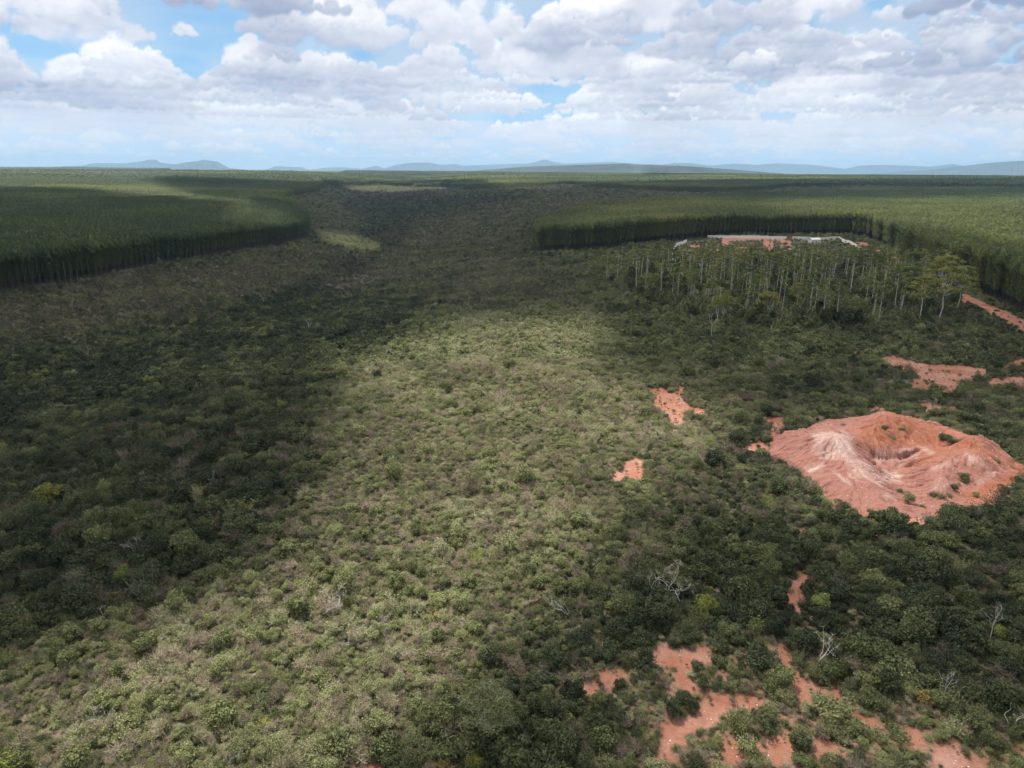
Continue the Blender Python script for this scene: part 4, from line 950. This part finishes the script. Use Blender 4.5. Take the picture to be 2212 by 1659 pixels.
# ------------------------------------------------------------ far hills
m, nt, out = newmat('far_hills'); M['hill'] = m
n = nd(nt, 'ShaderNodeTexNoise', {'Vector': gpos(nt), 'Scale': .0025, 'Detail': 7.0, 'Roughness': .65}).outputs[0]
p = nd(nt, 'ShaderNodeBsdfPrincipled', {'Base Color': ramp(nt, n, [(.35, (.035, .05, .045)), (.6, (.08, .09, .075)), (.75, (.15, .14, .12))]), 'Roughness': 1.0, 'Specular IOR Level': 0.0}); nt.links.new(p.outputs[0], out.inputs[0])
def hills(pts, D, depth, label):
    az_, el_ = [], []
    for px, py in pts:
        d = ray(px / 1.1573, py / 1.1573); az_.append(math.atan2(d[0], d[1])); el_.append(d[2] / math.hypot(d[0], d[1]))
    D = D * 1.5 if D > 10000 else D; depth = depth * 1.4
    A = np.arange(az_[0], az_[-1], R(.045)); E = np.interp(A, az_, el_)
    top = CAMZ + D * E; top = top + 10 * (fbm(A * 900, A * 0 + D * .01, 4) - .5) * np.clip(top / 80, .2, 1.5)
    t = np.linspace(-1, 1, 25); prof = np.where(t < 0, sstep(-1, 0, t) ** .9, sstep(1, 0, t))
    AA, T_ = np.meshgrid(A, t); r_ = D + T_ * depth
    rg = 1 - np.abs(2 * fbm(AA * (200 if D > 10000 else 50) + 9, T_ * 1.7 + D, 4) - 1)
    Zh = -70 + (top[None] + 70) * np.clip(prof[:, None] * (1 - (.38 if D > 10000 else .08) * rg * np.sin(math.pi * np.clip(prof, 0, 1))[:, None]), 0, 1)
    V = np.stack([r_ * np.sin(AA), r_ * np.cos(AA), Zh], 2).reshape(-1, 3)
    o = mkobj('hills', npmesh('hills', V, [grid_faces(len(t), len(A))[:, ::-1]], [M['hill']], smooth=True)); tag(o, label, kind='structure')
hills([(150,416),(205,414),(231,408),(312,408),(359,403),(370,399),(390,399),(399,406),(428,410),(460,418),(500,430)], 20500, 1500, 'blue hills on the horizon at left')
hills([(400,425),(428,412),(463,406),(492,403),(509,399),(544,404),(573,420),(637,427),(700,430)], 17500, 1300, 'nearer blue ridge on the horizon at left')
hills([(640,428),(671,422),(689,415),(718,417),(752,418),(775,425),(810,419),(856,418),(903,422),(943,414),(961,421),(984,414),(1019,407),(1071,406),(1100,412),(1140,410),(1157,414),(1273,410),(1318,409),(1338,405),(1361,398),(1384,405),(1413,409),(1529,404),(1569,408),(1656,412),(1685,407),(1731,408),(1772,414),(1836,409),(1893,412),(1940,408),(2032,412),(2113,422),(2148,414),(2206,412),(2264,414),(2322,417),(2380,410),(2414,415),(2484,408),(2600,406)], 22500, 1700, 'long blue mountain chain along the horizon')
hills([(2100,440),(2264,428),(2350,422),(2414,414),(2484,406),(2553,402),(2640,400),(2760,430)], 15500, 1500, 'broad blue hill at the right end of the horizon')
hills([(1150,430),(1220,424),(1310,417),(1395,414),(1500,411),(1570,408),(1580,411),(1660,413),(1743,417),(1860,426),(1960,434)], 9500, 1800, 'low grey-green tableland on the horizon')
hills([(-140,417),(0,417),(150,417),(210,417),(300,419),(420,420),(440,426),(520,430)], 6900, 700, 'dark wooded rise on the horizon at far left')

# ------------------------------------------------------------ sky dome
# ------------------------------------------------------------ sky dome: blue air and rows of cumulus, worked out cloud by cloud
SKS = 12.0; AZ0, AZ1, EL0, EL1 = -45.0, 45.0, -2.0, 16.0
SW, SH = int((AZ1 - AZ0) * SKS) + 1, int((EL1 - EL0) * SKS) + 1
sk = np.random.RandomState(5)
gx_, gy_ = np.meshgrid(np.arange(SW), np.arange(SH))
NA = fbm(gx_ / 34., gy_ / 26., 5, 2.1, .55); NB = fbm(gx_ / 34. + 40, gy_ / 26. + 9, 5, 2.1, .55)
NC = fbm(gx_ / 9. + 3, gy_ / 7., 4, 2.1, .6); ND = fbm(gx_ / 110. + 13, gy_ / 40. + 5, 4)
def ae(px, py):
    d = ray(px, py); return (math.degrees(math.atan2(d[0], d[1])) - AZ0) * SKS, (math.degrees(math.asin(d[2])) - EL0) * SKS
EL = gy_ / SKS + EL0
def lerp3(a, b, t): return np.array(a) * (1 - t[..., None]) + np.array(b) * t[..., None]
hz_ = np.exp(-np.clip(EL, 0, 99) / 3.4)
RGB = lerp3((.50, .755, .965), (.81, .878, .955), np.clip(hz_, 0, 1))
ALP = .55 + .45 * np.clip(np.exp(-np.clip(EL - 2.5, 0, 99) / 2.0), 0, 1)
def cloud(cx, top, base, w, lit=1.0, dark=.5, dens=1.0, n=None):
    soft_ = sk.uniform(0, 1)
    """cx, top, base, w in sheet pixels; lit = how bright its heads are, dark = how grey its base is"""
    global RGB, ALP
    X0, Y0 = ae(cx - w / 2, base); X1, _ = ae(cx + w / 2, base); _, Y1 = ae(cx, top)
    W_, H_ = (X1 - X0), max(Y1 - Y0, 1.5)
    n = n or int(np.clip(18 + 48 * W_ / (H_ * 3), 18, 130))
    t = sk.rand(n); env = np.clip(1 - np.abs(2 * t - 1) ** 2.2, .12, 1) * (.55 + .6 * fbm(t * 4 + sk.rand() * 90, t * 0 + 3.3, 2))
    hh = sk.rand(n) ** .8 * env; r = H_ * (.11 + .22 * sk.rand(n) ** 1.5) * (.6 + .6 * env)
    cxs = X0 + W_ * t; cys = Y0 + H_ * np.maximum(hh, .12); o = np.argsort(-cys)
    el = (Y0 / SKS + EL0); fade = math.exp(-max(el, 0) / 3.2)
    for i in o:
        R_ = r[i]; m = int(R_ * 1.7) + 3
        x0, x1 = int(max(0, cxs[i] - m)), int(min(SW, cxs[i] + m)); y0, y1 = int(max(0, cys[i] - m)), int(min(SH, cys[i] + m))
        if x0 >= x1 or y0 >= y1: continue
        sl_ = (slice(y0, y1), slice(x0, x1))
        dx = (gx_[sl_] - cxs[i]) / R_ + 1.5 * (NA[sl_] - .5) + .9 * (NC[sl_] - .5); dy = (gy_[sl_] - cys[i]) / (R_ * .86) + 1.5 * (NB[sl_] - .5) + .8 * (NC[sl_] - .5)
        rr_ = dx * dx + dy * dy
        a = sstep(1.14, .28, rr_) ** (.8 + .5 * soft_) * dens
        a = a * sstep(Y0 - .22 * H_ - 1.5, Y0 + .25 * H_, gy_[sl_] + .3 * H_ * (NA[sl_] - .5) + 3 * (NC[sl_] - .5))
        nz_ = np.sqrt(np.clip(1 - rr_, 0, 1))
        lam = np.clip(.15 * nz_ + .75 * dy - .12 * dx + .30, 0, 1)
        hl = np.clip((gy_[sl_] - Y0) / H_, 0, 1)
        s = np.clip((.30 + .55 * lam) * (.35 + .75 * hl) + .22 * hl + .34 * (NC[sl_] - .5), 0, 1) * lit
        s = s ** 1.15
        dk = lerp3((.85, .865, .915), (.60, .655, .755), np.full(s.shape, dark))
        c = dk + (np.array((1.0, .998, .995)) - dk) * np.clip(s * 1.25, 0, 1)[..., None]
        hzf = fade * .4
        c = c * (1 - hzf) + np.array((.88, .905, .955)) * hzf
        RGB[sl_] = RGB[sl_] * (1 - a[..., None]) + c * a[..., None]
        ALP[sl_] = ALP[sl_] * (1 - a) + a
GAPS = [(90, 95, 85, 42), (440, 60, 115, 62), (405, 150, 48, 40), (1195, 200, 60, 45), (1215, 122, 40, 16), (20, 60, 30, 20), (525, 205, 34, 26), (1900, 8, 24, 12), (785, 118, 24, 12), (1100, 255, 40, 12), (1240, 215, 50, 20), (2180, 140, 26, 10)]
def gapw(px, py): return max([math.exp(-(((px - a) / c) ** 2 + ((py - b_) / d) ** 2)) for a, b_, c, d in GAPS])
lst = []
for row in range(15):                          # rows of small, far clouds towards the horizon
    by = 352 - row * 8.5 - .35 * row ** 2; hh = 7 + row * 2.6
    for k_ in range(int(60 / (1 + row * .16))):
        cx_ = sk.uniform(-150, 2360); w_ = hh * sk.uniform(2.4, 6.5)
        if gapw(cx_, by - hh / 2) > .42: continue
        lst.append((cx_, by - hh * sk.uniform(.7, 1.5), by + sk.uniform(-4, 4), w_, sk.uniform(.5, 1.1), sk.uniform(.2, .75), sk.uniform(.55, 1)))
for k_ in range(46):                           # mid-sized fill
    cx_ = sk.uniform(-120, 2330); by = sk.uniform(60, 235); hh = sk.uniform(40, 80) * (1.15 - by / 400)
    if gapw(cx_, by - hh / 2) > .22 or gapw(cx_ + 60, by - 20) > .4 or gapw(cx_ - 60, by - 20) > .4: continue
    lst.append((cx_, by - hh, by, hh * sk.uniform(2.2, 4.2), sk.uniform(.6, .95), sk.uniform(.15, .55), .95))
lst += [(250, 68, 196, 300, .95, .30, 1), (20, 105, 182, 150, .55, .85, 1), (575, 72, 192, 250, 1.05, .25, 1), (405, 172, 246, 190, 1.15, .15, 1), (335, 205, 248, 90, 1.0, .2, 1), (700, 125, 200, 190, 1.1, .25, 1),
        (690, 195, 272, 270, 1.0, .3, 1), (590, 212, 268, 90, 1.2, .15, 1), (950, 150, 242, 330, .9, .55, 1), (860, 222, 276, 280, 1.0, .3, 1), (60, 200, 270, 320, .9, .3, 1), (180, 225, 275, 200, 1.0, .3, 1), (1395, 112, 236, 330, 1.1, .35, 1),
        (1300, 190, 238, 200, .95, .4, 1), (1345, 233, 292, 230, 1.15, .2, 1), (1192, 252, 288, 62, 1.2, .1, 1), (1270, 228, 276, 110, 1.05, .2, 1), (1480, 225, 275, 300, .95, .4, 1), (1700, 185, 240, 330, .95, .5, 1), (1860, 68, 200, 300, 1.35, .25, 1), (1760, 120, 205, 220, 1.1, .4, 1),
        (2000, 150, 270, 460, .95, .45, 1), (2150, 120, 200, 240, .8, .5, 1), (1960, 285, 318, 110, 1.2, .1, 1), (1660, 262, 300, 120, 1.1, .15, 1), (1830, 240, 285, 300, .85, .3, 1), (2120, 215, 262, 200, 1.05, .35, 1),
        (1050, 180, 215, 130, 1.0, .4, 1), (1130, 195, 235, 90, .95, .3, 1), (-20, 60, 140, 120, .8, .5, 1),
        (1200, 30, 160, 320, .95, .3, 1), (1020, 60, 150, 300, .9, .35, 1), (1560, 30, 168, 520, .8, .68, 1), (2080, 50, 150, 420, .65, .8, 1), (1330, -30, 80, 420, 1.15, .2, 1), (140, -60, 66, 380, .95, .4, 1), (900, -60, 98, 640, .92, .42, 1), (700, -30, 70, 360, .95, .35, 1),
        (1750, -60, 70, 420, 1.0, .45, 1), (2120, -90, 40, 330, .35, 1.0, 1), (560, -60, 12, 400, .5, .75, 1), (1450, -70, 40, 300, 1.2, .2, 1), (400, 52, 78, 60, .8, .2, .55)]
lst.sort(key=lambda c: -c[2])
for c_ in lst: cloud(*c_)
# thin veils close the chance holes, the real gaps stay open
GM = np.zeros(RGB.shape[:2])
for a, b_, c, d in GAPS:
    X_, Y_ = ae(a, b_); X2, _ = ae(a + c, b_); _, Y2 = ae(a, b_ - d); GM = np.maximum(GM, np.exp(-(((gx_ - X_) / (X2 - X_)) ** 2 + ((gy_ - Y_) / (Y2 - Y_)) ** 2) * .7))
ve = .75 * (1 - np.clip(GM * 1.3, 0, 1)) * sstep(.3, .6, NB + .25) * sstep(0, 3, EL)
hole = 1 - sstep(.55, 1., ALP) * (EL > 3.5)
RGB = RGB * (1 - (ve * hole)[..., None]) + lerp3((.83, .86, .92), (.92, .935, .965), ND) * (ve * hole)[..., None]
# broad soft tone through the deck, cloud lit through cloud
tn = sstep(.35, .72, fbm(gx_ / 95. + 3.7, gy_ / 38. + 2.2, 4)) * sstep(1, 6, EL); cl_ = np.clip(ALP * 2 - 1, 0, 1)
RGB = RGB * (1 - (.13 * tn * cl_)[..., None] * np.array((1.0, .9, .62)))
br = sstep(.56, .78, fbm(gx_ / 60. + 31, gy_ / 30. + 12, 4)) * sstep(2, 7, EL) * cl_
RGB = RGB + (np.array((1., 1., 1.)) - RGB) * (.45 * br)[..., None]
wv = .30 * sstep(.45, .8, fbm(gx_ / 120. + 7, gy_ / 16. + 1, 4)) * sstep(0, 2, EL)
RGB = RGB + (np.array((.90, .915, .955)) - RGB) * wv[..., None]
# the haze that lies along the horizon
f_ = .35 * np.exp(-np.clip(EL, 0, 99) / 1.1)
RGB = RGB * (1 - f_[..., None]) + np.array((.95, .955, .97)) * f_[..., None]

lin = np.where(RGB <= .04045, RGB / 12.92, ((np.clip(RGB, 0, 1) + .055) / 1.055) ** 2.4)
el_f = np.arange(SH) / SKS + EL0; az_f = np.arange(SW) / SKS + AZ0
RD = 60000.0
def dome_pts(a, e): a, e = np.radians(a), np.radians(e); return np.stack([RD * np.cos(e) * np.sin(a), RD * np.cos(e) * np.cos(a), RD * np.sin(e) + CAMZ], -1)
Vd, Cd, Ad, Fd, off = [], [], [], [], 0
def sheet(az_, el_, col, al):
    global off
    A, E = np.meshgrid(az_, el_); Vd.append(dome_pts(A, E).reshape(-1, 3)); Cd.append(col.reshape(-1, 3)); Ad.append(al.ravel())
    Fd.append(grid_faces(len(el_), len(az_)) + off); off += A.size
sheet(az_f, el_f, lin, ALP * sstep(EL1, 13.5, EL) * sstep(45, 41, np.abs(gx_ / SKS + AZ0)))
m, nt, out = newmat('sky'); m.cycles.emission_sampling = 'NONE'
em = nd(nt, 'ShaderNodeEmission', {'Color': nd(nt, 'ShaderNodeAttribute', attribute_name='sky').outputs['Color'], 'Strength': 2 ** -EXPO * 1.18})
mx = nd(nt, 'ShaderNodeMixShader', {0: attr(nt, 'cover'), 1: nt.nodes.new('ShaderNodeBsdfTransparent').outputs[0], 2: em.outputs[0]}); nt.links.new(mx.outputs[0], out.inputs[0])
so_ = mkobj('sky', npmesh('sky', np.concatenate(Vd), Fd, [m], smooth=True, attrs={'sky': np.concatenate(Cd), 'cover': np.concatenate(Ad)})); so_['kind'] = 'structure'
so_.visible_shadow = True

# ------------------------------------------------------------ unseen cloud deck overhead, gaps shaped to place the sunlit patches
CH = 1400.0; shx, shy = sdir[0] / sdir[2] * CH, sdir[1] / sdir[2] * CH
def grow_axis(a, b_, s, g, lim0, lim1):
    v = list(np.arange(a, b_, s)); st = s
    while v[-1] < lim1: st *= g; v.append(v[-1] + st)
    st = s; w_ = [v[0]]
    while w_[-1] > lim0: st *= g; w_.append(w_[-1] - st)
    return np.array(w_[:0:-1] + v)
ax_ = grow_axis(-420, 460, 13, 1.075, -12000, 12000); ay_ = grow_axis(20, 900, 13, 1.045, -12000, 5900)
GX, GY = np.meshgrid(ax_, ay_)
gxx, gyy = GX.ravel(), GY.ravel()
ux, uy, uz = proj(np.stack([gxx, gyy, terrain(gxx, gyy) + np.where(in_plant(gxx, gyy), 20, 1.5)], 1))
LIT = [(1.0, 34, [(-400,1500),(0,1450),(200,1362),(380,1310),(520,1262),(610,1200),(600,1110),(650,1040),(690,970),(770,900),(840,872),(700,815),(712,772),(860,740),(950,700),(1080,685),(1290,672),(1305,720),(1330,800),(1420,830),(1500,900),(1400,1000),(1340,1130),(1240,1300),(1180,1420),(1010,1490),(930,1800),(-400,1800)]),
 (.42, 60, [(1300,800),(1500,790),(1660,850),(1780,900),(2300,860),(2400,1130),(1800,1150),(1500,1220),(1330,1560),(1250,1800),(1050,1800),(1000,1500),(1300,1100)]),
 (.80, 45, [(1400,830),(1560,830),(1600,950),(1900,860),(2350,950),(2350,1130),(1800,1140),(1560,1100),(1360,1060)]),
 (.28, 60, [(1200,1380),(1500,1180),(2400,1150),(2400,1800),(1100,1800)]), (.62, 40, [(1380,1370),(1640,1380),(1820,1480),(2300,1560),(2300,1800),(1340,1800)]),
 (1.0, 2.5, [(-300,350),(300,366),(1106,366),(1400,370),(1400,377),(1106,384),(694,392),(560,386),(374,378),(320,386),(374,402),(458,428),(541,432),(565,447),(520,443),(388,431),(365,420),(254,412),(150,403),(0,400),(-300,400)]), (.5, 12, [(520,440),(625,462),(668,492),(600,500),(480,470)]),
 (.95, 7, [(685,498),(760,508),(818,528),(814,543),(760,542),(700,520)]), (1.0, 3, [(735,402),(962,401),(960,410),(840,416),(760,413)]), (.8, 3, [(1060,397),(1300,397),(1200,409),(1080,410)]),
 (.28, 15, [(1180,500),(1300,455),(1550,425),(2400,420),(2400,600),(2000,500),(1860,465),(1500,465),(1200,515)]), (.75, 14, [(1620,436),(2400,415),(2400,560),(2050,500),(1880,475),(1700,462)]),
 (.95, 3, [(1056,383),(1300,378),(1700,375),(2230,382),(1700,385),(1300,391),(1060,393)]), (.35, 20, [(1450,495),(1900,495),(2120,600),(2080,680),(1900,640),(1880,560),(1450,560)]), (.22, 60, [(1250,540),(2100,540),(2400,760),(2400,900),(1500,800)]), (.12, 50, [(300,700),(900,640),(1000,740),(700,860),(300,900)])]
Tr = np.full(gxx.shape, .035); inv = (uz > 0) & (uy > 350) & (uy < 2400)
for T_, w_, P_ in LIT:
    o_ = np.zeros(gxx.shape)
    jx = ux + w_ * .9 * (fbm(gxx / 60, gyy / 60, 3) - .5) * 2; jy = uy + w_ * .7 * (fbm(gxx / 60 + 9, gyy / 60, 3) - .5) * 2
    o_[inv] = soft(jx[inv], jy[inv], P_, w_); Tr = np.maximum(Tr, T_ * o_)
outv = ~inv | (ux < -420) | (ux > 2500)
Tr = np.where(outv, sstep(.50, .66, fbm(gxx / 900 + 4, gyy / 900 + 2, 3)) * .9 + .03, Tr)
Tr = np.clip(Tr * (.85 + .3 * fbm(gxx / 45, gyy / 45, 4)), 0, 1); Tr = np.where(Tr > .9, 1, Tr)
op = 1 - np.sqrt(Tr)
k_ = np.arange(len(op)); f_ = grid_faces(*GX.shape)
thick = 60 + 230 * op * fbm(gxx / 260, gyy / 260, 4)
bx_, by_ = gxx + shx, gyy + shy
low = np.stack([bx_, by_, CH + 14 * (fbm(gxx / 90, gyy / 90, 3) - .5)], 1)
hi_ = np.stack([bx_ + sdir[0] / sdir[2] * thick, by_ + sdir[1] / sdir[2] * thick, CH + thick], 1)
fk = (op[f_].max(1) > .03) & (low[f_][:, :, 1].max(1) < 6500)
m, nt, out = newmat('cloud')
df = nd(nt, 'ShaderNodeBsdfDiffuse', {'Color': (.95, .95, .95, 1)}); tl = nd(nt, 'ShaderNodeBsdfTranslucent', {'Color': (.93, .95, .98, 1)})
mm = nd(nt, 'ShaderNodeMixShader', {0: .58, 1: df.outputs[0], 2: tl.outputs[0]})
mx = nd(nt, 'ShaderNodeMixShader', {0: attr(nt, 'opacity'), 1: nt.nodes.new('ShaderNodeBsdfTransparent').outputs[0], 2: mm.outputs[0]}); nt.links.new(mx.outputs[0], out.inputs[0])
n_ = len(op)
dk_ = mkobj('clouds', npmesh('clouds', np.concatenate([low, hi_]), [np.concatenate([f_[fk], f_[fk][:, ::-1] + n_])], [m], smooth=True, attrs={'opacity': np.concatenate([op, op])}))
tag(dk_, 'unseen broken cloud layer overhead, shaped to cast the shade', kind='stuff')

# ------------------------------------------------------------ haze
m = bpy.data.materials.new('haze'); m.use_nodes = True; nt = m.node_tree; nt.nodes.clear(); out = nt.nodes.new('ShaderNodeOutputMaterial')
pv_ = nt.nodes.new('ShaderNodeVolumePrincipled'); pv_.inputs['Color'].default_value = (.48, .72, 1.0, 1); pv_.inputs['Density'].default_value = 4.0e-5; pv_.inputs['Anisotropy'].default_value = 0.0
nt.links.new(pv_.outputs[0], out.inputs['Volume'])
mb = MB(); mb.box((0, 0, 215), (37500, 37500, 345)); tag(mkobj('haze', mb.mesh('haze', [m])), 'thin blue haze in the air', kind='stuff')
